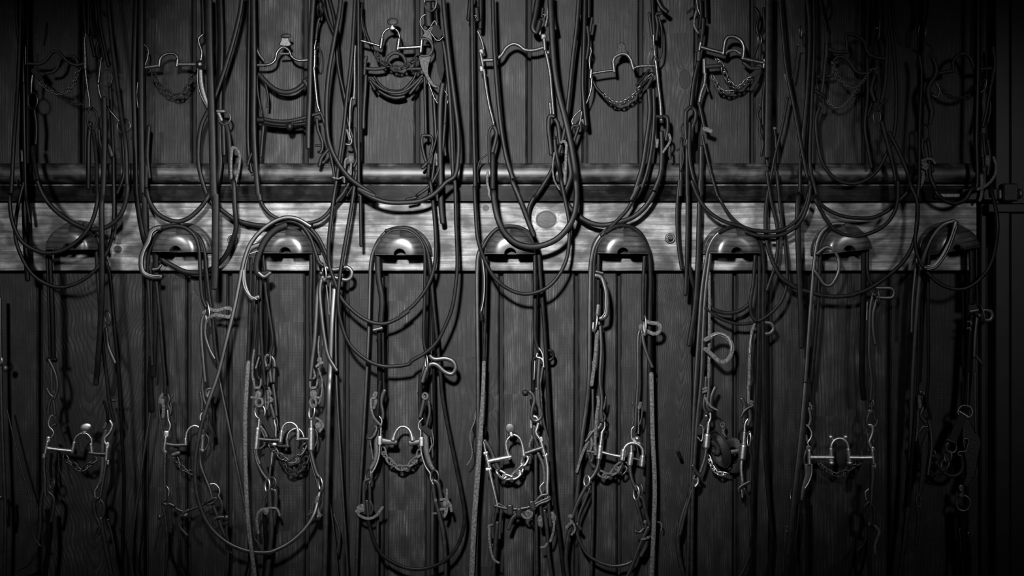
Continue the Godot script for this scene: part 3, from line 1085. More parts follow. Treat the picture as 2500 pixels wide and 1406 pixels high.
	strap("cheek_strap", 22, "wb", "1061.9,64.9,60 1065.3,78.5 1075.6,83.6")
	strap("cheek_strap", 17, "wb", "1073.5,97.3,62 1073.5,143.4 1076.3,170.7 1076.9,192.9w6")
	ring("chain_link", 5, "mg", 62, 1051, 6.1, 14.3, 21.2, 0)
	strap("headstall", 20, "ld", "1044.8,6.8,56 1044.8,34.1 1046.6,61.5")
	strap("headstall", 8, "ld", "1063.6,6.8,56 1065.3,34.1 1068.1,64.9")


func _bridle_upper_4b() -> void:
	thing("bridle", "dark arched bit with plain leather curb strap, hidden behind the polished spoon bit", "bridle", at(894.6, 167.3, 50), "bridles on the upper row")
	rod("bit/mouthpiece", 9, "mr", "894.6,167.3,52 915.1,169 937.3,165.9")
	rod("bit/port", 9, "mr", "939.7,163.9,52 944.1,145.1 956.1,131.8 969.1,129.7 982.7,135.9 990.2,150.2 992.3,163.2")
	rod("bit/mouthpiece", 8, "mr", "995.3,168.7,52 1027.8,168")
	rod("bit/sleeve", 8, "mr", "891.9,150.2,52 889.8,180.9")
	rod("bit/shank", 10, "mr", "893.9,140,52 891.2,150.2")
	chain("curb_chain", 15, "mr", 58, "916.8,124.6 927.1,146.8 945.8,157.1 966.3,164.6 980.7,165.2 994.3,157.7 1010.7,146.8 1024.4,134.9")
	strap("curb_strap", 8, "lm", "903.2,192.9,50 925.4,212.4 949.3,224 973.2,225.3 993.6,218.5 1014.1,201.4 1031.2,184.4")
	strap("curb_strap", 7, "ld", "913.4,187.1,44 929.5,208.3 949.3,220.2 974.9,221.9 990.2,215.1 1009,192.9 1015.8,177.5")
	strap("curb_strap", 11, "ld", "925.4,221.9,36 945.8,233.9 966.3,239 986.8,235.6")
	strap("strap_end", 8, "lm", "1029.8,191.2,52 1014.1,211.7 1000.5,228.1")
	strap("strap_end", 8, "ld", "903.2,198,56 915.1,218.5")
	strap("cheek_strap", 10, "lm", "892.9,184.4,52 891.2,218.5 887.8,273.1 887.1,312.4")
	strap("cheek_strap", 8, "ld", "882.7,10.2,48 884.4,51.2 894.6,85.4 910,119.5")
	strap("cheek_strap", 5, "lm", "881,20.5,60 881.7,41 884.4,61.5 891.2,88.8")
	rod("rein_loop", 5, "mg", "867.3,112.7,62w7 865.9,143.4 865.9,204.8 863.9,240.7")
	rod("rein_loop", 6, "mg", "867.3,240.7,60 859.8,239 855.4,256.1 854.3,290.2 853.7,327.8 858.8,344.8 853.7,353.4 845.1,351.7")
	strap("tie", 5, "ll", "846.8,316.8,66 853.7,341.4")
	knob("tie", "ll", 66, 856.4, 389.2, 7.5, 10.2, 4.8, 0)
	strap("tie", 5, "ll", "855.4,385.8,66 844.1,389.2 841.7,409.7")
	strap("tie", 5, "ll", "857.8,392.6,66 854.3,419.9 841.7,435.3")
	strap("strap_end", 8, "lm", "865.6,314.1,62 866.6,355.1 871.4,385.8 863.9,406.3")
	strap("strap_end", 7, "ld", "870.7,327.8,52 865.6,440.4 846.8,478")
	strap("strap_end", 7, "lm", "1036.7,189.5,54 1038,256.1 1040.1,336.3")
	strap("rein_loop", 8, "lm", "1041.4,330.5,62 1031.9,331.2 1029.8,348.2 1036.3,382.4 1043.1,402.9")
	strap("rein_loop", 7, "lm", "1043.1,330.5,62 1052.4,332.9 1055.8,348.2 1050,377.3")
	strap("tie", 5, "lm", "1069.4,317.5,68 1058.5,361.9 1044.8,397.7")
	strap("tie", 9, "lm", "1042.1,397.7,66 1031.2,409.7")
	strap("rein", 10, "ld", "1058.5,235.6,46 1063.6,341.4 1058.5,409.7 1048.3,478")
	strap("rein", 8, "lm", "1085.8,303.9,60 1079,375.6 1068.7,419.9 1044.8,457.5 1017.5,478 1017.5,481,80 993.6,487.1")
	strap("tie", 5, "ll", "1065.3,375.6,64 1066,402.9")


func _bridle_upper_5() -> void:
	thing("bridle", "bridle with a thin dull wavy bit on square collared shanks and two wide hanging loops", "bridle", at(1151.9, -20.5, 50), "bridles on the upper row")
	strap("rein", 9, "lm", "1151.9,-20.5,80 1152.9,102.4 1154.6,239 1159.7,478 1158,453.7,90 1161.5,525.4,100 1166.6,583.4,106 1181.9,631.2 1205.8,675.6 1236.6,702.9 1270.7,716.5 1304.8,714.8 1339,699.5 1366.3,668.7 1383.4,631.2 1390.2,576.6 1388.5,535.6 1380,491.2 1369.7,440,90 1364.6,409.7,76 1357.8,368.7,70 1354.4,334.6,66")
	strap("rein_end", 12, "lm", "1202.4,-20.5,90w9 1205.8,102.4w10 1212.7,204.8w10 1222.9,307.3w10 1236.6,385.8w11 1253.6,443.8w12 1250.2,440,104 1267.3,481,108 1284.4,525.4 1294.6,552.7 1303.8,574.9")
	strap("rein", 12, "lm", "1203.1,375.6,70 1203.1,478,90 1204.1,463.9,98w14 1206.5,491.2,104 1216.1,535.6,110 1233.2,569.7 1260.5,593.6 1294.6,602.2 1325.3,598.8 1359.5,583.4 1383.4,559.5 1400.4,528.8 1408,484.4 1406.2,440,104 1405.6,426.8,98 1395.3,358.5,90 1380,290.2 1362.9,221.9 1352.6,153.6 1345.8,51.2 1343.1,-20.5,80")
	strap("tie", 4, "lm", "1191.5,374.9,62 1171.7,392.6 1166.6,409.7 1166.9,445.5")
	strap("tie", 6, "ll", "1190.5,419.9,70 1189.5,443.8 1193.9,467.7 1193.9,474.1 1199.7,486.1")
	strap("headstall", 11, "ld", "1173.4,-20.5,56 1173.7,27.3 1172.4,68.3")
	strap("headstall", 9, "ld", "1147.8,-6.8,50 1143,47.8")
	strap("keeper", 14, "ld", "1163.2,20.5,64 1165.6,49.5")
	rod("buckle", 3, "mu", "1158.7,38.2,70 1163.5,38.9 1160.1,43.7")
	strap("headstall", 14, "ld", "1315.8,-20.5,64 1306.6,37.6 1301.4,68.3 1308.9,78.5 1318.5,51.2")
	strap("strap_end", 9, "ld", "1338.3,-20.5,70 1350.9,41 1356.7,71")
	strap("tie", 4, "ll", "1338,18.8,76 1335.6,44.4 1331.5,63.2")
	rod("buckle", 3, "mu", "1327,35.8,76 1332.2,38.2 1328.1,42.7")
	strap("keeper", 9, "ld", "1325.3,20.5,72 1323.6,41")
	rod("bit/mouthpiece", 9, "mg", "1180.2,147.5,60 1209.3,145.1 1222.9,135.9 1236.6,116.1 1253.6,106.9 1267.3,111 1280.9,121.2 1301.4,122.9 1325.3,116.8")
	rod("bit/purchase", 6, "mg", "1166.6,76.8,60 1175.8,99 1180.6,119.5")
	strap("bit/collar", 14, "mg", "1175.1,122.2,60 1175.8,129.7")
	rod("bit/sleeve", 9, "mg", "1173.1,129.7,60 1179.2,160.5")
	strap("bit/collar", 13, "mg", "1175.1,163.2,60 1176.5,172.1")
	rod("bit/shank", 8, "mg", "1181.3,170.7,60 1185.4,204.8 1193.9,256.1 1202.4,290.2 1205.8,307.3w5")
	rod("bit/shank", 3, "mu", "1205.2,297,62 1205.8,309")
	rod("bit/purchase", 7, "mg", "1319.2,47.8,60 1318.5,83.6")
	strap("bit/collar", 15, "mg", "1327.4,86,60 1327.7,93.5")
	rod("bit/sleeve", 10, "mg", "1328.1,94.2,60 1330.1,121.2")
	knob("bit/ball_joint", "mg", 64, 1338.3, 128, 5.5, 6.1, 4.8, 0)
	rod("bit/shank", 9, "mg", "1332.8,127,60w10 1342.4,177.5w8 1347.2,232.2w8 1351.3,278.3w7")
	rod("bit/shank", 5, "mu", "1342.4,252.6,58 1343.8,278.3")
	strap("rein_loop", 11, "lm", "1352,284.1,64 1343.1,283.4 1339,307.3 1342.4,341.4 1345.8,376.2")
	strap("rein_loop", 11, "lm", "1352,286.1,58 1361.2,300.4 1367,341.4 1371.8,372.8")
	strap("rein_loop", 10, "lm", "1354.4,341.4,70 1357.4,375.6 1364.6,416.5")
	strap("tie", 7, "ll", "1369,347.6,74 1377.2,344.8 1382,351.7 1382,375.6 1380.6,409.7 1377.9,448.6")
	strap("tie", 4, "ll", "1353.3,372.8,72 1349.2,409.7 1353.3,440.4 1365.6,462.3")
	strap("rein_loop", 7, "lm", "1202.4,309,62 1195.6,317.5 1193.9,348.2 1194.9,397.7")
	strap("rein_loop", 10, "lm", "1206.5,309,66 1212,320.9 1210.6,338 1201.7,373.8")
	knob("bit/stud", "lm", 70, 1202.4, 377.6, 4.8, 4.8, 4.1, 0)


func _bridle_upper_6() -> void:
	thing("bridle", "bridle with bright high port and braided curb chain, dusty rein ends hanging right", "bridle", at(1414.1, -20.5, 50), "bridles on the upper row")
	strap("rein", 10, "lm", "1414.1,-20.5,66 1407.3,68.3 1399.8,129.7 1388.5,239 1377.2,324.3 1365.6,368.7,60 1345.8,418.2,56 1308.3,478,50 1304.8,481,48 1291.2,508.3,48 1289.5,533.9,48")
	strap("headstall", 11, "ld", "1428.5,-20.5,66 1426.1,102.4 1423,204.8 1426.1,256.1 1431.2,305.6")
	strap("headstall", 9, "ld", "1438.7,-20.5,50 1438,41")
	strap("cheek_strap", 4, "lm", "1418.2,37.6,52 1411.4,68.3 1410,97.3")
	strap("cheek_strap", 7, "lm", "1433.9,64.9,72 1437.4,95.6 1434.6,129.7 1431.9,143.4")
	strap("cheek_strap", 7, "lm", "1445.6,43.7,62 1440.1,80.2")
	rod("bit/purchase", 4, "mu", "1441.5,114.4,60 1443.5,126.3 1438.7,143.4 1440.8,172.4")
	rod("bit/sleeve", 10, "mu", "1443.5,171.4,60 1442.1,189.8")
	rod("bit/shank", 5, "mu", "1444.9,190.5,60w6 1442.8,218.5 1431.2,254.4w3")
	rod("bit/mouthpiece", 6, "mu", "1448.3,178.9,60 1472.2,174.8 1498.8,171.7")
	rod("bit/sleeve", 9, "mg", "1496.8,150.2,60 1499.5,174.8")
	rod("bit/port", 8, "mg", "1497.1,151.9,60 1499.5,141.7 1516.6,131.8 1530.2,133.8 1540.5,146.8 1543.2,154.3")
	cut_plate("bit/spoon", 5, "mr", 58, "1507,108.6 1512.5,105.2 1521.7,105.2 1526.1,109.3 1526.8,119.5 1533.6,132.5 1501.2,134.5 1508,119.5")
	rod("bit/sleeve", 9, "mg", "1541.1,150.2,60 1546.6,168.7")
	rod("bit/mouthpiece", 7, "mu", "1544.6,168,60 1557.5,162.5 1600.2,161.1")
	rod("bit/sleeve", 10, "mu", "1600.6,149.5,60 1602.9,167.3")
	rod("bit/purchase", 6, "mu", "1595.1,86,60w5 1596.8,116.1 1600.2,150.2")
	rod("bit/shank", 7, "mg", "1602.9,169,60w8 1607.4,211.7 1612.2,252.6 1614.2,293.6")
	ring("bit/purchase_ring", 3, "mg", 56, 1592.4, 136.6, 7.5, 18.8, 8)
	chain("curb_chain", 13, "mu", 50, "1472.2,227 1482.4,239.7 1499.5,250.9 1516.6,251.6 1533.6,243.1 1550.7,229.4 1560.9,215.8 1567.1,208.9")
	strap("curb_strap", 7, "ld", "1448.3,198,52 1456.8,215.1 1473.9,233.9")
	strap("curb_strap", 7, "ld", "1560.9,215.1,52 1578,198 1598.5,177.5")
	strap("curb_strap", 6, "ld", "1554.1,208.3,48 1571.2,187.8 1584.8,170.7")
	chain("curb_chain", 12, "mg", 54, "1581.4,191.2 1595.1,180.9")
	strap("strap_end", 9, "lm", "1591.7,191.2,54 1578,216.8")
	strap("rein_end", 15, "lm", "1584.2,218.5,74w12 1586.9,273.1 1578.7,341.4 1567.8,409.7 1547.3,478,80 1559.2,453.7 1541.1,487.1")
	strap("rein", 9, "lm", "1595.8,218.5,66 1597.1,290.2 1588.9,375.6 1574.6,437 1555.8,478 1550.7,481,72 1530.2,513.4,74 1506.3,539,76 1485.8,559.5,78 1468.8,574.9,78")
	strap("rein", 10, "lm", "1615.6,322.6,66w12 1616.3,375.6 1612.2,426.8 1591.7,478,72 1598.5,467.3,76 1578,501.5 1547.3,528.8 1509.7,542.4 1472.2,549.9 1438,542.4 1410.7,525.4 1390.2,504.9 1378.3,482.7,66 1393.7,426.8,62 1388.5,385.8,60 1385.1,358.5")
	strap("rein_loop", 9, "lm", "1615.6,286.8,62 1603.6,284.1 1599.2,307.3 1603.6,358.5")
	strap("rein_loop", 10, "lm", "1615.6,285.1,58 1627.5,285.1 1630.9,307.3 1626.5,341.4")
	strap("tie", 6, "ll", "1633.3,327.8,70 1636.7,341.4 1619,371.5")
	strap("tie", 6, "lm", "1635.4,358.5,66 1636.7,387.5")
	strap("tie", 7, "ll", "1605.3,341.4,66 1603.6,358.5")
	rod("bit/rein_ring", 4, "mu", "1417.6,269,56 1404.6,280 1396.4,295.3 1397.8,303.9")
	rod("bit/rein_ring", 5, "mg", "1420.3,273.1,56 1416.9,293.6 1412.8,309")
	strap("rein_loop", 8, "lm", "1411.4,307.3,60 1400.5,307.3 1389.6,327.8 1386.8,338")
	strap("rein_loop", 8, "lm", "1412.8,310.7,60 1403.9,336.3 1396.4,356.8")
	strap("tie", 9, "ll", "1422.7,293.6,64 1431.2,303.9")
	strap("headstall", 10, "ld", "1592.4,-20.5,56 1594.4,34.1 1598.5,92.2")
	strap("headstall", 12, "ld", "1598.5,-20.5,64 1615.6,17.1 1628.5,28.7")
	strap("headstall", 8, "lm", "1584.8,32.4,54 1588.9,61.5 1593.4,92.2")
	strap("headstall", 8, "lm", "1601.9,37.6,62 1606,61.5 1602.6,97.3")
	strap("cheek_strap", 5, "lm", "1607,34.1,58 1615.6,71.7 1613.5,136.6 1605.3,150.2")
	strap("keeper", 10, "lm", "1603.6,34.1,66 1613.9,31.4")


func _bridle_upper_7() -> void:
	thing("bridle", "bridle with a tall polished loop port hung in front, bright double curb chain under it", "bridle", at(1710.5, 105.2, 50), "bridles on the upper row")
	rod("bit/sleeve", 11, "mu", "1710.5,105.2,64 1707.4,121.5")
	rod("bit/mouthpiece", 10, "mu", "1712.9,115.4,64 1736.1,122.2 1762.7,129.1")
	rod("bit/port", 10, "mu", "1765.4,131.4,64 1767.5,116.1 1770.9,99 1777.7,90.8 1794.1,90.5 1808.5,99 1816,116.1 1814.6,136.6 1813.9,142.7")
	rod("bit/mouthpiece", 11, "mu", "1813.2,142.7,64 1838.5,148.5 1864.1,153.6")
	rod("bit/sleeve", 9, "mu", "1865.8,146.1,64 1864.5,164.6")
	strap("bit/collar", 10, "mr", "1707.1,122.9,62 1705.4,146.8")
	strap("bit/shank", 12, "ld", "1704.7,153.6,60 1695.1,198 1687.6,259.5")
	strap("bit/shank", 9, "ld", "1867.9,199.7,58 1863.8,245.8 1863.8,303.9")
	chain("curb_chain", 15, "mu", 54, "1746.3,141.7 1760,157.7 1766.8,174.8 1774.3,191.9 1784.6,205.5 1798.2,213.4 1811.9,208.9 1822.1,198 1838.5,189.5")
	strap("headstall", 18, "lm", "1877.8,-20.5,78 1876.7,204.8 1874.4,383.1")
	strap("strap_end", 9, "lm", "1870.9,382.4,66 1874.7,404.6")
	strap("headstall", 9, "ld", "1843.6,20.5,58 1852.8,34.1 1848.1,68.3 1852.2,83.6")
	strap("headstall", 8, "ld", "1864.1,20.5,58 1866.5,68.3 1860.7,81.9")
	ring("bit/purchase_ring", 4, "mu", 60, 1854.9, 97.3, 4.1, 13.7, 0)
	strap("cheek_strap", 6, "lm", "1856.3,109.3,62 1855.6,146.8")
	strap("cheek_strap", 6, "lm", "1850.5,112.7,56 1838.5,140")
	strap("rein_loop", 7, "lm", "1855.6,262.9,62 1849.4,278.3 1855.6,300.4 1855.6,324.3 1863.1,348.2 1859,379.7")
	knob("stud", "mu", 64, 1854.9, 256.7, 1.7, 2.7, 1.7, 0)
	strap("rein", 9, "lm", "1902.7,-20.5,70 1910.2,68.3 1920.4,170.7 1937.5,256.1 1952.9,341.4 1963.1,392.6,78 1973.4,437,84 1976.8,440,88 1971.7,484.4 1947.8,533.9 1917,557.8 1893.1,564.6 1841.9,562.2 1804.4,551 1763.4,538.3 1725.8,511.7 1701.9,475.8 1688.3,440,86 1701.9,471.2,84 1684.2,392.6,72 1684.2,300.4,64")
	strap("rein", 9, "lm", "1979.2,453.7,92 1973.4,494.6 1952.9,542.4 1920.4,568 1893.1,575.9 1845.3,573.8 1821.4,566.3")
	strap("rein", 7, "lm", "1714.9,331.2,66 1732.7,409.7 1752.5,478 1756.6,484.4,74 1777.1,518.5 1804.4,546.5 1824.8,557.8")
	strap("strap_end", 9, "lm", "1664.4,338,62 1661,478 1659.3,440 1653.5,508.3 1655.8,593.6 1664.4,655.8")
	strap("strap_end", 10, "lm", "1677.4,341.4,66 1678,478 1678.7,440 1678.7,542.4 1676.7,644.8 1673.3,719.3")
	strap("strap_end", 13, "lm", "1712.9,358.5,60 1710.8,478 1710.1,440 1707.1,542.4 1704,644.8 1697.8,740.4 1690,798.5 1682.5,842.2")
	strap("tie", 4, "lm", "1667.8,301.8,68 1661.7,314.1 1671.2,341.4 1678,368")
	strap("tie", 4, "lm", "1662.7,338,68 1668.5,385.8 1661.7,417.2")
	strap("tie", 5, "lm", "1652.4,367,58 1664.4,361.9")
	strap("rein_loop", 10, "lm", "1686.6,261.2,64 1676.3,269.7 1673.9,290.2 1674.6,341.4")
	strap("rein_loop", 10, "lm", "1688.3,261.2,62 1697.8,269.7 1697.8,290.2 1690,314.1 1687.6,341.4")
	strap("rein_loop", 9, "lm", "1707.1,252.6,60 1713.9,283.4 1722.4,314.1 1736.1,320.2")
	strap("tie", 11, "ll", "1719,314.1,66 1736.1,320.2")
	strap("headstall", 9, "lm", "1717.3,46.1,64 1716.3,68.3 1712.2,102.4")
	strap("cheek_strap", 4, "ll", "1699.2,27.3,58 1694.4,51.2 1695.8,66.6 1704.7,80.2")
	rod("cheek_strap", 4, "mu", "1700.2,-13.7,62 1702.6,17.1 1708.1,34.1")
	strap("cheek_strap", 9, "ld", "1708.8,-13.7,58 1712.2,34.1 1708.1,68.3")
	strap("strap_end", 6, "lm", "1695.8,16.4,54 1677.4,31.4")
	strap("cheek_strap", 9, "ld", "1722.4,-20.5,50 1724.1,41")
	strap("rein", 8, "lm", "1896.5,419.5,66 1906.8,525.4 1916.3,593.6 1921.1,644.8 1921.1,692.6 1910.2,730.2 1889.7,757.5 1865.8,776.3 1845.3,785.5 1824.8,790.3 1797.5,790.3 1766.8,781.4 1739.5,766 1722.4,750.7")
	strap("rein", 10, "lm", "1681.5,644.8,58 1691.7,692.6 1709.5,726.1,52 1736.1,751.4,50 1763.4,763 1790.7,763 1811.2,756.1 1831.7,739.8")
	strap("rein", 9, "lm", "1872,419.5,72 1882.9,491.2 1897.2,552.7 1898.6,603.9 1893.1,644.8 1872.6,708")
	strap("strap_end", 6, "ll", "1916.3,182.7,64 1922.2,198")
	strap("strap_end", 7, "lm", "1923.2,239,60 1910.2,307.3 1893.1,375.6 1882.9,430.2 1872.6,478")
	strap("strap_end", 8, "ld", "1889.7,310.7,56 1894.8,341.4 1893.1,409.7 1903.4,478")
	knob("tie", "ll", 62, 1891.4, 313.4, 4.1, 3.4, 2.7, 0)


func _bridle_upper_7b() -> void:
	thing("bridle", "bridle tucked behind the tall loop port, a dark rusted bit and dull thick chain", "bridle", at(1719, 146.1, 50), "bridles on the upper row")
	rod("bit/sleeve", 10, "mg", "1719,146.1,54 1719.7,178.2")
	rod("bit/mouthpiece", 11, "mr", "1725.8,163.2,54 1760,160.5")
	rod("bit/port", 8, "mg", "1770.2,133.8,52 1777.1,126.3 1794.1,122.9 1807.8,131.1")
	rod("bit/mouthpiece", 10, "mr", "1814.6,151.9,50 1831.7,165.6 1855.6,166.6")
	rod("bit/shank", 9, "mg", "1721.7,179.2,54 1719.7,204.8 1712.2,225.3 1706,254.4")
	chain("curb_chain", 14, "mg", 46, "1737.8,182.7 1747,202.1 1757.2,219.2 1773.6,225.3 1792.4,223.6")
	strap("bit/spring", 14, "wb", "1824.8,194.6,50 1838.5,184.4 1853.9,170.7")
	strap("bit/spring", 9, "wb", "1834.4,218.5,48 1847,198 1853.9,177.5")
	strap("cheek_strap", 9, "ld", "1700.2,129.7,50 1697.8,160.5")
	strap("strap_end", 6, "lm", "1722.4,201.4,58 1729.9,223.6")


func _bridle_upper_8() -> void:
	thing("bridle", "dark bridle at the upper right with a rusted crooked port above two thin twisted chains", "bridle", at(1970, -20.5, 50), "bridles on the upper row")
	strap("headstall", 13, "lm", "1970,-20.5,62 1977.8,68.3 1971,238.9 1962.1,327.6 1958,381.6")
	strap("headstall", 9, "lm", "1987,-20.5,70 1988.7,102.4 1981.2,273 1978.5,409.6 1993.9,477.8,84 1990.4,484.4,92 2009.2,521.9 2033.1,556 2057,571.4 2084.3,577.2 2111.6,573.1 2145.7,559.5 2173,535.6 2190.1,498 2191.8,440,86 2190.1,460.8,78 2181.6,409.6,70 2167.9,354.9,64 2153.2,307.2,60")
	strap("rein_end", 15, "lm", "1954.6,385.7,58w8 1951.2,477.8w10 1949.5,474.1,70w12 1947.8,542.4,80w14 1951.2,658.4w14 1956.3,781.3 1956.7,846.8")
	strap("rein", 9, "lm", "2000.7,262.8,60 1992.8,290.1 1995.6,341.3 2009.2,399.3 2036.5,433.4 2070.6,447.8 2104.8,443.7 2138.9,419.8 2159.4,385.7 2182.6,327.6 2188.4,238.9 2183.3,136.5 2173,51.2 2169.6,-20.5")
	strap("rein", 9, "lm", "1980.2,460.5,66 1992.2,484.4 2016,508.3 2050.2,525.3 2091.1,532.2 2132.1,530.4 2166.2,515.1 2200.3,484.4 2222.5,462.2")
	strap("strap_end", 9, "lm", "2121.8,-20.5,50 2116.7,85.3 2118.4,232.1 2111.6,307.2 2118.4,358.4 2127.6,408.9")
	strap("strap_end", 7, "lm", "2178.2,-20.5,58 2184,61.4 2197.6,107.5")
	strap("rein", 12, "lm", "2153.2,297.6,66 2168.9,358.4 2186.7,426.6 2191.8,477.8")
	strap("rein", 10, "lm", "2171.3,324.2,62 2200.3,382.3 2217.4,426.6 2222.5,450.2,80 2238.6,491.2,84 2239.9,535.6 2232.8,583.3 2217.4,620.9 2193.5,651.6 2156,682.3 2118.4,706.2 2080.9,719.9 2046.8,724 2012.6,721.9 1978.5,713.7 1944.4,702.8 1917.1,685.7 1954.6,706.3 1927.3,694.4 1903.4,672.2 1886.3,638 1872.6,593.6,72 1869.2,525.4,66 1874.4,474.1,60 1879.5,440")
	rod("bit/shank", 10, "mr", "2016,66.6,60w4 2016.7,88.7w7 2018.1,133.1w11")
	rod("bit/sleeve", 12, "mr", "2018.1,109.2,60 2017.4,137.9")
	rod("bit/shank", 9, "mr", "2016,139.9,60w10 2009.2,204.8w9 2005.8,229.4w8")
	rod("bit/mouthpiece", 10, "mr", "2023.5,120.1,60 2043.3,127 2068.9,127")
	rod("bit/port", 9, "mr", "2067.2,126.3,60 2067.2,102.4 2065.2,88.1 2077.5,83.6 2098,90.8 2111.6,105.8 2116.4,125.6 2125.3,135.2")
	rod("bit/mouthpiece", 10, "mr", "2121.8,133.8,60 2138.9,140.6 2160.1,143.3")
	rod("bit/shank", 11, "mr", "2172,54.6,60w4 2165.5,99w8 2163.5,143.3w12 2161.4,165.5w13")
	rod("bit/shank", 11, "mr", "2162.8,167.2,60 2160.1,204.8 2151.2,250.9")
	chain("curb_chain", 9, "mg", 52, "2029,148.5 2039.9,170.6 2050.2,194.5 2067.2,211.6 2087.7,215.7 2104.8,201.4 2118.4,184.3 2125.3,172.4 2144,167.2")
	chain("curb_chain", 9, "mg", 48, "2012.6,235.5 2022.9,253.2 2039.9,264.8 2057,261.4 2074.1,245.7 2087.7,225.9 2099.7,208.9")
	strap("rein_loop", 10, "lm", "1991.5,222.5,66 2012.6,235.5")
	rod("rein_loop", 4, "mr", "2006.5,235.5,60 2009.9,252.6 2004.1,273")
	strap("curb_strap", 14, "ld", "2135.5,184.3,50 2128,218.4 2136.2,246.4")
	strap("tie", 7, "lm", "2165.5,244.4,66 2147.4,259.4 2145.1,269.6")
	ring("bit/rein_ring", 4, "mg", 58, 2140.6, 286, 8.9, 16.4, 0)
	ring("bit/purchase_ring", 3, "mu", 64, 1954.6, 78.5, 3.1, 15.7, 0)
	knob("bit/purchase_ring", "mu", 66, 1949.5, 109.2, 2.7, 2.7, 1.7, 0)
	rod("bit/purchase_ring", 3, "mu", "2147.8,51.2,62 2147.1,71.7 2145.1,92.2")
	knob("bit/purchase_ring", "mu", 64, 2141.6, 68.3, 5.5, 2.7, 1.7, 0)
	strap("headstall", 8, "ld", "1997.3,-20.5,56 2005.8,13.7 2009.2,34.1 2017.7,64.8")
	strap("headstall", 6, "ld", "2019.5,-20.5,60 2021.2,17.1 2010.9,34.1")
	strap("headstall", 16, "ld", "2145.7,-20.5,48 2150.9,34.1 2145.7,95.6")
	strap("strap_end", 4, "lm", "1946.1,112.6,56 1939.2,163.8 1934.1,191.1")


func _bridle_upper_8b() -> void:
	thing("bridle", "bridle with a bare curved rusty mouthpiece hung below the crooked port bit", "bridle", at(2036.5, 146.1, 50), "bridles on the upper row")
	rod("bit/port", 9, "mr", "2036.5,146.1,48 2046.8,138.2 2063.8,141.3 2077.5,157 2089.4,174.1 2104.8,179.5 2118.4,177.5")
	rod("bit/mouthpiece", 8, "mr", "1993.9,187,46 2012.6,187 2033.1,184.3")
	rod("bit/shank", 7, "mr", "1992.8,177.5,46 1992.8,204.8 1997.3,218.4")
	strap("strap_end", 9, "ld", "2138.9,191.1,44 2132.1,238.9 2118.4,283.3")


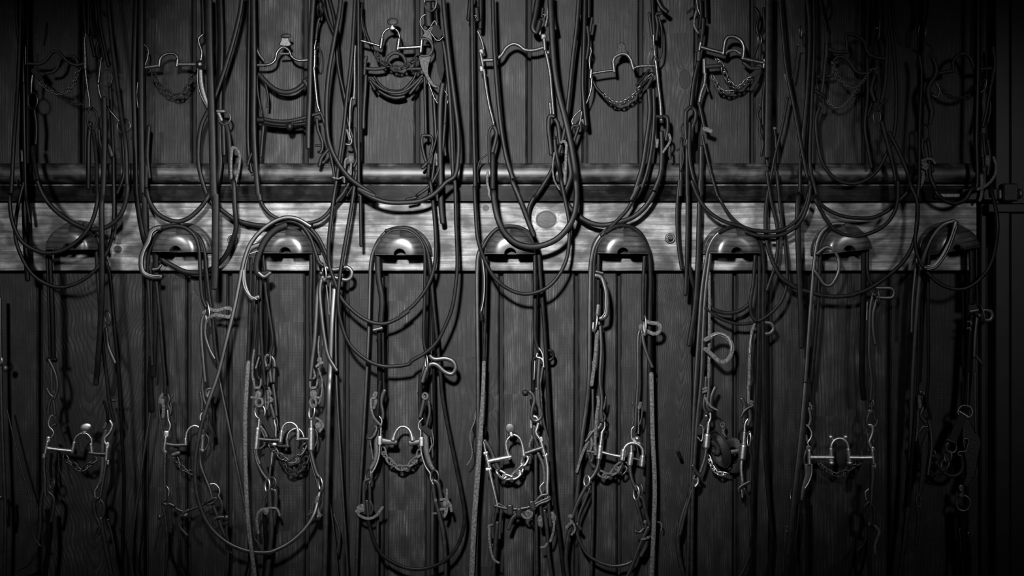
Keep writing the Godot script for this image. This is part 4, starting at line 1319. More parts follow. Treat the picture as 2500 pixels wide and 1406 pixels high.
func _bridle_upper_9() -> void:
	thing("bridle", "almost black bridle at the far upper right with heavy rusted shank and knotted rawhide", "bridle", at(2251.5, 75.8, 50), "bridles on the upper row")
	ring("bit/purchase_ring", 4, "mu", 62, 2251.5, 75.8, 9.2, 22.5, 6)
	strap("headstall", 14, "ld", "2258.4,-20.5,54 2260.1,20.5 2254.9,54.6")
	rod("bit/purchase_ring", 6, "mr", "2261.8,104.1,60 2272.7,110.9 2277.1,126.3 2270.3,138.2")
	rod("bit/shank", 14, "mr", "2275.4,139.9,60w10 2284,160.4w13 2284,180.9w14 2272,201.4w13 2264.5,218.4w13 2268.6,252.6w15 2273.7,273w15 2269.3,302w9")
	rod("bit/hook", 5, "mg", "2285.7,204.1,64 2294.5,221.8 2287,236.9 2277.5,233.4")
	rod("bit/mouthpiece", 10, "mr", "2289.1,179.2,58 2309.6,175.8 2328.3,172.4")
	rod("bit/port", 9, "mr", "2327.3,172.4,58 2326.6,148.5 2340.3,133.8 2357.3,131.4 2369.3,143.3 2377.8,167.2")
	rod("bit/mouthpiece", 10, "mr", "2377.8,170,58 2418.8,166.6")
	rod("bit/hook", 4, "mu", "2409.2,193.9,62 2404.4,216.7 2394.9,225.3")
	rod("bit/shank", 10, "mr", "2423.9,116,56 2428.3,157 2422.2,191.1 2417.1,232.1")
	chain("curb_chain", 11, "mr", 48, "2295.9,211.6 2313,232.1 2340.3,240.6 2367.6,232.8 2388.1,212.3 2405.1,194.5")
	strap("rein", 9, "lm", "2420.5,204.8,60 2408.5,273 2400,308.9")
	strap("rein_loop", 8, "ld", "2411.9,218.4,54 2418.8,259.4 2411.9,300.3")
	ring("bit/rein_ring", 5, "mr", 58, 2258.4, 324.9, 10.9, 21.2, 0)
	strap("rein_loop", 8, "lm", "2253.2,337.9,62 2252.2,361.8 2256.7,382.3")
	strap("rein_loop", 9, "lm", "2265.2,341.3,60 2270.3,375.4 2277.1,418.1")
	strap("tie", 6, "ll", "2240.6,397.3,70 2261.8,388.4 2274.7,389.1 2282.9,398.6")
	strap("tie", 9, "ll", "2245.4,397.6,68 2253.6,426.6 2251.5,443.7 2242.7,460.1")
	knob("tie", "ll", 68, 2256.7, 406.1, 10.2, 11.6, 4.8, 0)
	strap("tie", 6, "ll", "2251.5,399.3,76 2261.8,402.7 2251.5,407.8 2261.1,413")
	strap("rein", 11, "lm", "2268.6,392.5,64 2272,433.4,70 2284,460.8 2285.7,469,76 2306.1,489.5 2333.4,496.3 2357.3,486.1 2374.4,460.5 2382.9,460.8,70 2384.6,341.3 2386.3,256 2388.1,170.6 2388.7,68.3 2389.8,-20.5")
	strap("strap_end", 5, "lm", "2402.4,-20.5,50 2399,68.3 2397.6,136.5")
	strap("rein", 9, "lm", "2418.8,443.7,64 2418.8,460.5,80 2427.3,491.2,90 2435.8,549.2,100 2429,610.6 2415.4,651.6 2388.1,685.7 2357.3,704.5 2323.2,704.5 2289.1,689.1 2261.8,661.8 2241.3,627.7 2234.5,593.6 2237.9,542.4 2241.3,474.1 2244,443.7,80 2244.7,341.3,70 2246.4,273 2249.8,170.6,60 2244.7,136.5")
	strap("strap_end", 8, "lm", "2401.7,327.6,60 2404.4,368.6 2408.5,392.5")
	strap("strap_end", 9, "lm", "2411.9,341.3,64 2417.1,385.7 2411.9,426.6")
	strap("tie", 7, "ll", "2425.6,384,72 2431.7,406.1 2427.3,430 2408.5,452.2 2386.3,462.5")
	strap("tie", 8, "lm", "2400,385.7,66 2401.7,406.1")
	knob("tie", "ll", 70, 2410.2, 392.5, 6.1, 13.7, 4.1, 0)
	strap("strap_end", 8, "ll", "2396.6,426.6,58 2395.6,477.8 2391.5,489.5")
	strap("strap_end", 6, "lm", "2420.5,440.3,56 2423.9,477.8 2423.9,460.5")


func _bridle_lower_1() -> void:
	thing("bridle", "bridle on the leftmost wooden bracket with a bright spoon port and open link chain", "bridle", at(121.2, 590.2, 50), "bridles on the brackets")
	strap("headstall", 17, "ld", "121.2,590.2,62 119.5,617.5 121.5,679 125,747.3 127.7,880.4")
	strap("headstall", 6, "lm", "114.4,617.5,68 118.8,747.3 122.2,878.7")
	strap("keeper", 12, "ld", "116.8,878.7,66 136.6,878.7")
	strap("cheek_strap", 8, "lq", "119.5,878.7,68 129.1,897.5 136.6,918 140,946.5 132.5,973.8")
	strap("cheek_strap", 7, "lq", "123.6,880.4,60 125.6,918 127,967")
	strap("tie", 7, "lq", "114.4,949.2,66 122.9,963.6 132.5,969.7 131.4,955")
	strap("cheek_strap", 8, "lq", "125.6,970.4,60 119.5,987.5 116.8,1011.4")
	strap("cheek_strap", 8, "lq", "129.7,973.8,60 132.5,994.3 133.8,1011.4")
	strap("headstall", 9, "lm", "204.8,545.8,62 221.9,566.3 232.2,593.6 238.3,679 253.3,866.8 260.2,918 268,987.5 278.3,1025.7")
	strap("headstall", 9, "ld", "235.6,576.6,60 264.6,658.5 274.8,747.3 284.1,849.7 290.2,918 297,1055.7,56 302.5,1165 300.4,1301.6 298.4,1424.5")
	strap("cheek_strap", 9, "lq", "258.8,801.9,62 263.6,842.9 280.6,885.5")
	ring("ring_keeper", 4, "mg", 66, 262.9, 776.3, 6.1, 18.8, -8)
	strap("cheek_strap", 7, "ld", "253.3,978.9,60 262.2,1007.9 262.9,1031.8")
	strap("cheek_strap", 6, "lq", "257.8,905.5,56 262.9,946.5 269.7,987.5")
	knob("tie", "lq", 64, 275.9, 977.2, 5.5, 4.1, 3.4, 0)
	strap("tie", 5, "lq", "273.1,977.2,64 284.1,977.2")
	rod("bit/purchase", 7, "mb", "132.1,1012.2,56w4 123.7,1016.8 119.4,1029.7 120.8,1041.7 127.7,1048.6 131.3,1057.6 125.7,1067.6")
	rod("bit/purchase", 6, "mg", "127.7,1039.7,54 135.3,1035.7")
	strap("bit/collar", 12, "mb", "118.2,1068.6,56 117.8,1076.5")
	rod("bit/sleeve", 9, "mb", "116.8,1077.9,56 110.8,1107.8")
	strap("bit/collar", 9, "mb", "107.8,1109.4,56 107.4,1117.4")
	rod("bit/shank", 8, "mg", "109.8,1115.4,56w7 108.2,1139.3w8 110.8,1169.2w7 110.8,1199w7 112.2,1212w5")
	rod("bit/mouthpiece", 10, "mb", "117.8,1093.9,56 145.7,1097.5 175.5,1100.4")
	rod("bit/sleeve", 10, "mb", "181.9,1080.5,56 177.1,1103.4")
	rod("bit/port", 5, "mb", "180.1,1081.5,56 183.9,1069.6 195.5,1059 205.4,1056.8 214.4,1060 222.9,1071.2 224.5,1085.1")
	strap("bit/spoon", 9, "mb", "206,1057.6,56w11 207,1049.6w14")
	knob("bit/spoon", "mb", 58, 209.4, 1042.7, 13.9, 9.6, 2.8, -14)
	rod("bit/sleeve", 10, "mb", "222.9,1084.5,56 224.9,1103.8")
	rod("bit/mouthpiece", 10, "mg", "219.4,1105,56 235.3,1107 256.2,1107.8")
	strap("bit/collar", 12, "mb", "262.8,1082.5,56 262.8,1091.1")
	rod("bit/sleeve", 10, "mb", "262.2,1092.3,56 260,1122.9")
	strap("bit/collar", 9, "mb", "263.2,1124.9,56 262.8,1132.3")
	rod("bit/shank", 7, "mg", "259.2,1125.3,56w9 256.2,1149.2w8 251.2,1179.1w8 243.3,1226.9w6")
	strap("bit/shank", 12, "mg", "259.2,1051.6,48w9 253.2,1067.6w11 250.2,1099.4w10 250.2,1139.3w11 246.3,1171.2w12 237.3,1189.1w9")
	rod("bit/purchase", 8, "mb", "269.2,1027.3,56 274.3,1035.7 273.1,1045.7 265.2,1059.6 257.2,1067.6 255.6,1075.5 260.2,1084.5")
	strap("bit/purchase", 9, "mg", "259.2,1033.7,50 254.2,1044.7")
	rod("bit/rein_ring", 5, "mb", "238.3,1189.1,52 232.3,1198 232.9,1216.6")
	ring("bit/rein_ring", 4, "mg", 50, 127.7, 1181.1, 5.6, 12.9, 0)
	chain("curb_chain", 16, "mg", 48, "157.6,1110.4 165.6,1126.3 179.5,1133.3 189.5,1143.3 200.4,1146.9 211.4,1138.3 221.8,1131.3 229.3,1123.3 240.3,1118.4")
	strap("spring_strap", 9, "wb", "138.7,1023.7,50 145.7,1051.6 158.6,1088.5")
	strap("tie", 3, "lq", "142.7,1089.5,46 144.7,1139.3 151.6,1167.6")
	strap("cheek_strap", 7, "ld", "125.7,1107.4,46 123.7,1149.2 126.7,1171.2")
	strap("rein_loop", 10, "lq", "239.7,1216.2,60 232.2,1220.3 229.4,1233.3 233.9,1260.6 243.1,1281.1 240.4,1301.6")
	strap("rein_loop", 9, "lq", "240.7,1216.2,56 252.6,1229.9 253.3,1250.3 248.5,1267.4")
	strap("rein", 12, "lq", "245.8,1265.7,58 254.4,1318.6 263.6,1363 274.8,1417.6")
	strap("rein", 6, "lq", "262.2,1270.8,62 271.4,1298.1 280,1345.9 280.6,1381.8")
	strap("tie", 5, "lq", "239.7,1284.5,64 229.4,1311.8 232.8,1335")
	knob("tie", "lq", 64, 263.6, 1269.1, 4.1, 3.4, 2.7, 0)
	strap("rein_loop", 9, "lq", "119.5,1201.9,58 130.4,1214.5 130.4,1243.5 125,1272.5")
	strap("rein", 12, "ld", "116.1,1243.5,54 118.8,1318.6 109.3,1417.6")
	strap("rein", 8, "lq", "111,1165,52 99,1233.3 98.3,1284.5 93.9,1318.6 87.1,1345.9 68.3,1376.7 42.7,1391")
	strap("tie", 5, "lq", "90.8,1243.5,58 90.1,1267.4 80.2,1284.5 83.6,1311.8 98.3,1333")
	strap("long_rein", 9, "lq", "0,730.2,40 2.7,960.1,40 9.6,1165 13,1267.4 10.2,1424.5")
	strap("tie", 4, "lq", "17.1,1001.1,38 44.4,1113.8 68.3,1199.1 88.1,1260.6")
	ring("ring_keeper", 4, "mb", 46, 0, 880.4, 5.5, 9.6, 0)
	knob("ring_keeper", "mg", 46, 13.7, 899.2, 7.5, 8.9, 5.5, 0)
	knob("tie", "lq", 46, 1.7, 1214.5, 5.5, 5.5, 3.4, 0)
	strap("strap_end", 7, "ld", "21.2,1219.6,40 22.5,1253.8 19.8,1284.5")


func _bridle_lower_2() -> void:
	thing("bridle", "bridle on the second bracket from the left, cheek strap crossed by a diagonal rein", "bridle", at(419.5, 552.7, 50), "bridles on the brackets")
	strap("headstall", 9, "lm", "419.5,552.7,64 385.4,569.7 368.3,603.9 360.8,631.2 364.2,747.3 370,866.8 371.7,890.7")
	strap("headstall", 16, "ld", "380.2,614.1,60 379.2,747.3 373.4,918")
	strap("headstall", 5, "lm", "366.9,627.8,64 370,747.3 371.7,866.8")
	strap("headstall", 9, "lm", "380.6,675.6,66 390.5,781.4 398.3,883.8 403.1,931.6 402.4,963.6")
	strap("ear_loop", 13, "lq", "419.5,551.3,82 399,555.4 381.9,557.8 370,563.6 361.5,590.2 349.5,614.1 344.4,638 349.5,665.3 368.3,674.9 392.9,675.6")
	stitches("ear_loop/stitching", 2, "st", "380.6,560.2,90 372.4,566.3 364.9,590.2 352.9,612.4 347.5,638 351.9,661.9 370,671.5 388.8,672.2")
	strap("keeper", 8, "lq", "373.4,657.8,76 385.4,655.8 391.5,648.9")
	strap("headstall", 9, "lm", "395.6,556.1,86 429.7,551.3 453.6,556.8 475.8,576.6 485,603.9 487.8,644.8 489.8,685.8 494.6,730.2 502.1,749")
	strap("headstall", 9, "lm", "436.6,549.9,70 470.7,566.3 491.2,590.2 499.7,617.5 504.2,661.9 511.7,730.2 519.2,781.4 525.3,849.7 532.8,890")
	strap("headstall", 8, "ld", "443.4,552.7,62 484.4,576.6 498,610.7 501.4,679 504.8,730.2")
	ring("ring_keeper", 4, "mb", 78, 506.6, 762.6, 4.8, 24.6, -4)
	strap("loop_end", 9, "ll", "504.2,750,74 525.3,758.2 552.6,752.1 565.6,754.8 568,764.3 561.2,773.2 545.8,771.9 525.3,768.8 508.9,776.3")
	strap("cheek_strap", 9, "lq", "499.7,766,70 493.2,781.4 491.2,815.6 496.3,883.8 500.8,931.6")
	strap("strap_end", 8, "lq", "503.1,781.4,68 500.8,815.6 511.7,853.1 523.6,875.3")
	knob("tie", "ll", 74, 498, 763.7, 4.8, 5.5, 4.1, 0)
	strap("strap_end", 15, "ld", "371,870.2,48 366.6,926,46 370,1003.2")
	strap("tie", 6, "lq", "366.9,1002.8,40 347.8,1130.8 330.7,1250.3 323.2,1318.6 319.8,1369.8 328,1417.6")
	strap("tie", 8, "ll", "398.7,961.6,66 393,969.3 390.1,978.7 393.9,983.3 398.7,985.5")
	strap("tie", 8, "ll", "397.3,976.1,64 399.4,996.6 398,1017.9")
	strap("cheek_strap", 6, "lq", "409.6,963.3,60 413.5,976.1 410.1,986.3 416.1,1003.4 415.8,1010.2")
	strap("cheek_strap", 6, "lq", "420.4,964.5,56 414.7,977.8 417,989.8 418.7,1005.1")
	strap("tie", 4, "lq", "386.7,982.9,54 389.6,1013.7 397.3,1059.8 400.7,1075.1")
	rod("bit/purchase", 7, "mb", "409.6,1002.6,58w5 411,1022.2 415.8,1039.3 411.8,1053.8")
	strap("bit/collar", 15, "mb", "406.2,1054.6,58 405.5,1064")
	rod("bit/sleeve", 8, "mb", "405.2,1066.6,58 401.4,1096.5")
	rod("bit/mouthpiece", 10, "mg", "408.4,1083.7,58 429.8,1086.2 454.5,1085")
	rod("bit/sleeve", 8, "mb", "453.3,1071.7,58 453.7,1082.8")
	rod("bit/port", 6, "mb", "453.7,1075.1,58 456.2,1056.3 465.6,1042.7 476.7,1038.9 487.8,1044.7 492.9,1056.3 493.3,1071.7")
	rod("bit/purchase", 8, "mb", "500.6,1000,58w4 492.1,1010.2w8 489.2,1020.5w8 492.1,1030.7w4")
	strap("bit/collar", 12, "mg", "496.7,1051.2,58 496.7,1062.3")
	rod("bit/sleeve", 8, "mb", "496.3,1063.2,58 493.3,1094.8")
	rod("bit/rein_ring", 4, "mg", "503.2,1059.8,54 509.7,1071.7 506.6,1088.8 498.9,1100.1")
	strap("cheek_strap", 8, "ld", "518.2,971,50 521.1,1013.7 523.7,1066.6")
	strap("tie", 9, "lq", "516.8,948.8,66 504.9,951.3 502.8,962.4 508.3,971")
	strap("tie", 7, "ll", "504.9,969.3,66 511.7,955.6 515.1,950.5")
	strap("cheek_strap", 8, "lq", "489.5,959,62 492.9,979.5 492.1,1003.4")
	strap("cheek_strap", 8, "lq", "494.3,853.2,66 497.2,911.2 493.8,945.4 497.2,972.7 503.2,989.8")
	strap("cheek_strap", 6, "wb", "511.7,1017.1,52 510,1032.4 518.5,1052.9 516.8,1080.2")
	strap("bit/collar", 13, "mg", "399,1099.4,58 403.8,1105.2")
	rod("bit/shank", 8, "mg", "403.4,1108.7,58w7 402.4,1165w7 404.5,1226.4w6")
	strap("bit/collar", 12, "mg", "488.5,1098.4,58 495.3,1100.8")
	rod("bit/shank", 8, "mg", "488.5,1103.5,58w8 489.8,1130.8w9 499.7,1161.6w9 512.4,1192.3w8 519.2,1221.3w5")
	rod("bit/rein_ring", 4, "mb", "513.4,1181.4,54 525.3,1181.4 536.3,1195.7 533.5,1212.1")
	rod("bit/rein_ring", 4, "mb", "405.8,1185.5,52 412.7,1195.7 411.3,1210.1")
	strap("hobble_strap", 7, "lq", "402.4,1220.3,62 397.3,1226.4 404.1,1231.6 417.8,1229.9 433.2,1243.5 450.2,1248.6 467.3,1243.5 491.2,1233.3 518.5,1219.6")
	strap("hobble_strap", 6, "lq", "499.7,1229.2,66 518.5,1216.9 528.1,1216.2 521.9,1226.4 504.8,1232.6")
	strap("tie", 9, "lq", "412.7,1229.9,66 424.6,1235")
	strap("tie", 9, "lq", "446.8,1252,66 460.5,1245.2")
	strap("tie", 8, "lq", "457.1,1255.5,66 443.4,1257.9 435.9,1270.8 440,1287.9 456.4,1306.3")
	knob("tie", "lq", 66, 451.9, 1258.9, 8.2, 6.1, 4.1, 0)
	strap("rein", 8, "lq", "397.3,1229.9,56 405.8,1284.5 407.9,1335.7 402.4,1417.6")
	strap("rein_loop", 7, "lq", "417.8,1231.6,56 414.4,1267.4 418.8,1288.6")
	strap("tie", 6, "lq", "395.6,1257.9,62 388.1,1284.5 383.6,1311.8 377.8,1343.2")
	knob("tie", "lq", 62, 389.5, 1262.3, 5.5, 6.8, 3.4, 0)
	strap("rein_loop", 8, "lq", "534.9,1214.5,58 542.4,1233.3 540.7,1252")
	strap("rein", 8, "lq", "517.8,1226.4,60 535.6,1274.2 550.9,1318.6 556.1,1363 550.9,1417.6")
	strap("tie", 9, "lq", "523.6,1281.1,66 523.6,1267.4 539,1262.3 556.1,1267.4 550.9,1279.4")
	knob("tie", "lq", 68, 553.3, 1264, 6.8, 8.2, 4.8, 0)
	strap("tie", 8, "lq", "554.4,1277.7,64 552.6,1301.6 563.6,1349.4")
	strap("rein", 8, "ld", "416.1,1301.6,46 417.8,1352.8 429.7,1383.5 450.2,1407.4 484.4,1417.6")
	chain("curb_chain", 14, "mg", 48, "426.3,1113.8 436.6,1130.8 450.2,1146.2 472.4,1154.1")
	strap("spring_strap", 9, "wb", "419.5,1016.5,50 425.6,1062.6 429.7,1106.9")
	strap("curb_chain/keeper", 10, "mg", "421.2,1110.4,54 436.6,1105.2")


func _bridle_lower_3() -> void:
	thing("bridle", "bridle on the bracket wound with many straps, bright swivel snaps above its polished bit", "bridle", at(757.5, 552.7, 50), "bridles on the brackets")
	strap("rein", 10, "lq", "757.5,552.7,86 726.8,534.9 699.5,530.8 672.2,539 641.5,559.5 614.1,590.2 597.1,631.2 583.4,699.5,92 590.2,658.5,92 573.1,747.3 552.6,832.6 532.2,914.6,100 504.8,994.3,104 486.1,1062.6 475.8,1147.9 484.4,1223 511.7,1284.5 556.1,1325.5 607.3,1345.9 655.1,1348.7 665.4,1345.9,96 699.5,1329.6 730.2,1305.7 754.1,1277.7 767.8,1252,76 779.7,1202.5,62")
	strap("headstall", 9, "lm", "597.1,631.2,78 615.8,590.2 643.2,559.5 672.2,542.4 702.9,539 733.6,548.6 757.5,580 768.5,610.7 779.7,641.4 788.9,648.9")
	strap("headstall", 9, "lm", "716.6,533.9,80 750.7,551 774.6,576.6 792.4,610.7 803.6,641.4")
	strap("headstall", 8, "lm", "682.4,535.6,76 726.8,542.4 764.4,573.2 784.8,603.9 798.5,641.4")
	strap("headstall", 9, "ld", "743.9,559.5,64 760.9,600.5 766.1,631.2 766.1,747.3 764.4,853.1")
	strap("headstall", 9, "lm", "737.1,562.9,68 754.8,593.6 758.9,624.4 757.5,747.3 760.3,870.2")
	strap("ear_loop", 13, "lq", "639.7,595.3,88 610.7,608 599.8,634.6 595.4,675.6 602.2,709.7 615.8,729.5 631.2,725.1")
	stitches("ear_loop/stitching", 2, "st", "631.2,612.4,96 609,619.2")
	stitches("ear_loop/stitching", 2, "st", "594.3,658.5,96 594.3,692.6 605.6,716.5 627.8,731.9")
	strap("headstall", 15, "lm", "697.8,548.6,92 668.8,562.9 644.9,590.2 630.5,624.4 625.1,651.7 631.2,669.4 656.8,665.3")
	strap("keeper", 10, "lq", "631.2,666,100 644.9,675.6 659.2,666")
	strap("headstall", 8, "lm", "641.5,620.9,72 645.6,661.9 649,713.1 661.9,798.5 665.4,832.6 659.2,865.1")
	strap("headstall", 8, "lm", "612.8,631.2,64 610,747.3 603.2,931.6")
	strap("headstall", 7, "lm", "628.5,672.2,62 624.4,781.4 616.9,918")
	strap("headstall", 9, "lm", "636.3,675.6,70 636.3,781.4 641.5,883.8 646.6,938.5")
	strap("headstall", 8, "ld", "650,706.3,58 651.7,815.6 648.3,870.2")
	ring("ring_keeper", 4, "mb", 80, 791.7, 665.3, 4.4, 21.2, -4)
	strap("loop_end", 10, "lq", "784.8,644.8,74 798.5,654.4 815.6,658.5 832.6,655.1 848,652.4 858.3,661.9 857.2,675.6 848,683.1 829.2,680.7 805.3,675.6 790,683.1")
	strap("cheek_strap", 11, "lq", "787.6,675.6,72 777.3,702.9 771.2,781.4 767.8,832.6 761.6,883.8 757.5,924.8")
	strap("strap_end", 10, "lq", "784.2,684.1,78 780.8,709.7 784.8,764.3 791.7,822.4 801.9,870.2 821.7,904.3")
	knob("tie", "lq", 78, 783.8, 667, 6.1, 6.1, 4.8, 0)
	strap("strap_end", 5, "lq", "795.8,689.2,58 800.2,730.2 803.6,767.8")
	strap("cheek_strap", 6, "lq", "806,690.9,56 805.3,931.6")
	ring("ring_keeper", 4, "mg", 72, 655.8, 882.1, 4.1, 21.2, 6)
	strap("tie", 10, "lq", "650,894.1,68 646.6,877 653.4,866.8 667.1,877 670.5,894.1")
	strap("cheek_strap", 9, "lq", "656.8,890.7,66 661.9,931.6")
	strap("cheek_strap", 8, "lq", "669.5,880.4,62 668.1,931.6")
	strap("tie", 4, "ll", "779,820.7,72 777.3,849.7 779.7,877")
	knob("tie", "ll", 74, 780.1, 879.2, 6.1, 7.7, 3.1, 10)
	strap("tie", 7, "ll", "772.4,894.6,76 779.1,888.8 787.8,885")
	strap("tie", 4, "ll", "776.6,896.5,70 782,913.8 786.2,929.1 783.9,967.5 778.2,985.8")
	strap("cheek_strap", 9, "lq", "765.1,854.2,64 759.4,888.8 763.8,923.4")
	strap("cheek_strap", 5, "ll", "758,894.6,70 758,923.4 768.6,921.4 762.8,894.6")
	rod("snap+/swivel", 5, "ll", "757.4,923.4,66 759,947.4 771.5,944.5 775.3,927.2")
	knob("snap/swivel", "ll", 66, 765.7, 946.4, 6.9, 3.5, 2.3, 0)
	knob("snap/body", "ll", 68, 765.1, 961.8, 8.8, 10, 3.5, 0)
	ring("snap/hook", 7, "ll", 68, 764.7, 982.9, 7.7, 10.6, 0)
	strap("snap/lever", 6, "ll", "767.6,969.8,72 783,971")
	strap("cheek_strap", 5, "ll", "620.3,854.2,64 616.5,888.8 616.9,921.4 623.6,948.3")
	strap("cheek_strap", 12, "ld", "632.6,871.5,62 626.5,894.6 627.4,917.6 632.2,925.3")
	strap("cheek_strap", 4, "ll", "631.9,873.4,66 627.4,888.8 624.6,898.4")
	rod("snap+/swivel", 5, "ll", "619.8,925.3,66 623,947.4 635.1,942.6 637,926.2")
	knob("snap/swivel", "ll", 66, 629.9, 946.4, 6.5, 3.5, 2.3, 0)
	knob("snap/body", "ll", 68, 630.7, 962.7, 8.1, 8.8, 3.5, 0)
	ring("snap/hook", 7, "ll", 68, 633.2, 981.9, 8.4, 10, 0)
	strap("snap/lever", 6, "ll", "613.4,969.8,70 626.5,971.4")
	ring("bit/purchase_ring", 5, "mb", 62, 634.9, 1005, 12.3, 16.1, 0)
	ring("bit/purchase_ring", 5, "mb", 62, 761.3, 1005, 6.5, 18.8, 6)
	rod("bit/shank", 8, "mb", "633.4,1021.3,60 631.1,1046.3")
	rod("bit/sleeve", 14, "mb", "629.9,1046.6,60 625.5,1093.9")
	rod("bit/shank", 9, "mg", "625.7,1094.6,60w9 626.9,1111.5 634.2,1130.7")
	rod("bit/mouthpiece", 8, "mg", "631.3,1071.2,60 655.3,1073.1 684.1,1074.1")
	rod("bit/sleeve", 10, "mb", "687.9,1053,60 685,1077.4")
	rod("bit/port", 6, "mb", "687.5,1053.9,60 690.8,1041.5 701,1032.2 712.9,1031.9 724,1040.1 727.5,1053")
	rod("bit/sleeve", 9, "mb", "727.9,1052,60 727.5,1073.5")
	rod("bit/mouthpiece", 9, "mg", "724.8,1072.7,60 739.8,1071.2 755.1,1071.6")
	rod("bit/shank", 8, "mb", "759.9,1022.3,60 760.1,1047.2")
	rod("bit/sleeve", 15, "mb", "760.1,1047.8,60 759.7,1095.8")
	rod("bit/rein_ring", 4, "mg", "770.5,1048.2,54 775.3,1061.6 772.4,1080.8 765.7,1095.2")
	rod("bit/rein_ring", 5, "mg", "632.2,1096.2,52 643.8,1088.5 647.6,1075.1 636.1,1044.3")
	strap("curb_strap", 14, "wb", "638,1013.6,66 651.4,1038.6 665.8,1065.5")
	strap("curb_strap", 5, "ll", "637,1040.5,62 645.7,1052 651.4,1065.5")
	strap("curb_strap", 14, "wb", "653.1,1096.7,50 652.4,1120.6 654.4,1137w10")
	knob("chain_link", "mb", 64, 669.7, 1085, 6.5, 5, 2.7, 0)
	chain("curb_chain", 17, "mg", 54, "658.5,1083.7 671.5,1098.4 691,1117.2 713.2,1124.7 726.8,1114.5 737.1,1100.1 744.6,1086.5")
	rod("bit/shank", 9, "mg", "621.7,1096.7,60w8 625.7,1120.6 637.4,1147.9 653.1,1171.1")
	ring("bit/rein_ring", 5, "mb", 62, 653.1, 1184.8, 5.5, 17.1, 0)
	ring("bit/rein_ring", 5, "mg", 60, 665.4, 1179.3, 8.9, 14.3, 0)
	rod("bit/shank", 10, "mg", "758.2,1098.4,60w10 766.1,1130.8 775.3,1158.2 786.2,1170.1w7")
	rod("bit/shank", 4, "mg", "755.5,1110.4,56 764.4,1147.9 773.9,1178.6 774.6,1195.7")
	ring("bit/rein_ring", 5, "mb", 62, 782.8, 1181.4, 4.4, 17.8, -8)
	strap("rein_loop", 8, "lq", "652.4,1204.3,56 645.6,1216.2 642.8,1241.8")
	strap("rein", 12, "lq", "657.2,1197.4,64 659.2,1233.3 662.6,1284.5 660.2,1328.9 650,1417.6")
	strap("rein_loop", 11, "lq", "660.2,1195.7,60 670.5,1197.4 672.9,1233.3 667.1,1267.4")
	strap("strap_end", 9, "lq", "672.2,1253.8,58 668.1,1281.1")
	strap("tie", 7, "ll", "653.4,1241.8,70 636.3,1245.2 627.1,1264 630.5,1301.6")
	knob("tie", "ll", 70, 650, 1248.6, 7.5, 8.9, 4.8, 0)
	strap("tie", 6, "ll", "653.4,1240.1,68 675.6,1241.8 683.1,1257.9")
	strap("tie", 4, "lq", "624.4,1267.4,62 619.3,1291.3 621,1311.8 635.3,1333.6")
	strap("rein", 9, "ld", "644.9,1253.8,48 648.3,1335.7 643.2,1417.6")
	strap("rein_loop", 8, "lq", "786.6,1190.6,62 778,1212.8 767.1,1243.5")
	strap("tie", 8, "ll", "775.3,1213.5,70 772.9,1233.3 781.4,1259.9")
	knob("tie", "lq", 66, 776.3, 1262.3, 7.5, 8.9, 5.5, 0)
	strap("rein_loop", 10, "lq", "788.9,1199.1,58 788.3,1226.4 781.4,1246.9")
	strap("tie", 6, "lq", "766.1,1248.6,64 750.7,1257.9")
	strap("tie", 5, "lq", "764.4,1250.3,62 755.8,1255.5 757.5,1246.9")
	strap("tie", 5, "lq", "771.2,1262.3,66 786.6,1257.2")
	strap("hanging_strap", 13, "lq", "815.6,706.3,60 810.5,781.4 805.3,918 803.6,946.5,84 798.5,1130.8,88 795.1,1267.4 791,1424.5")
	strap("hanging_strap", 6, "lq", "819,692.6,50 821,918 832,1130.8,52 844.6,1335.7 850.4,1424.5")
	strap("hanging_strap", 4, "lq", "801.9,1199.1,44 815.6,1301.6 826.5,1417.6")
	strap("strap_end", 6, "lq", "815.6,1257.2,46 828.5,1301.6 823.8,1348")
	strap("hanging_strap", 10, "ll", "606.6,883.8,74 603.2,931.6 598.8,1028.4,84 600.5,1165,96 605.6,1267.4,104 624.4,1424.5")
	strap("hanging_strap", 7, "lq", "518.5,781.4,58 532.2,887.3,60 535.6,926,64 552.6,1011.4 573.1,1113.8 600.4,1250.3")
	strap("hanging_strap", 6, "ld", "607.3,1318.6,50 607.3,1366.4 597,1417.6")


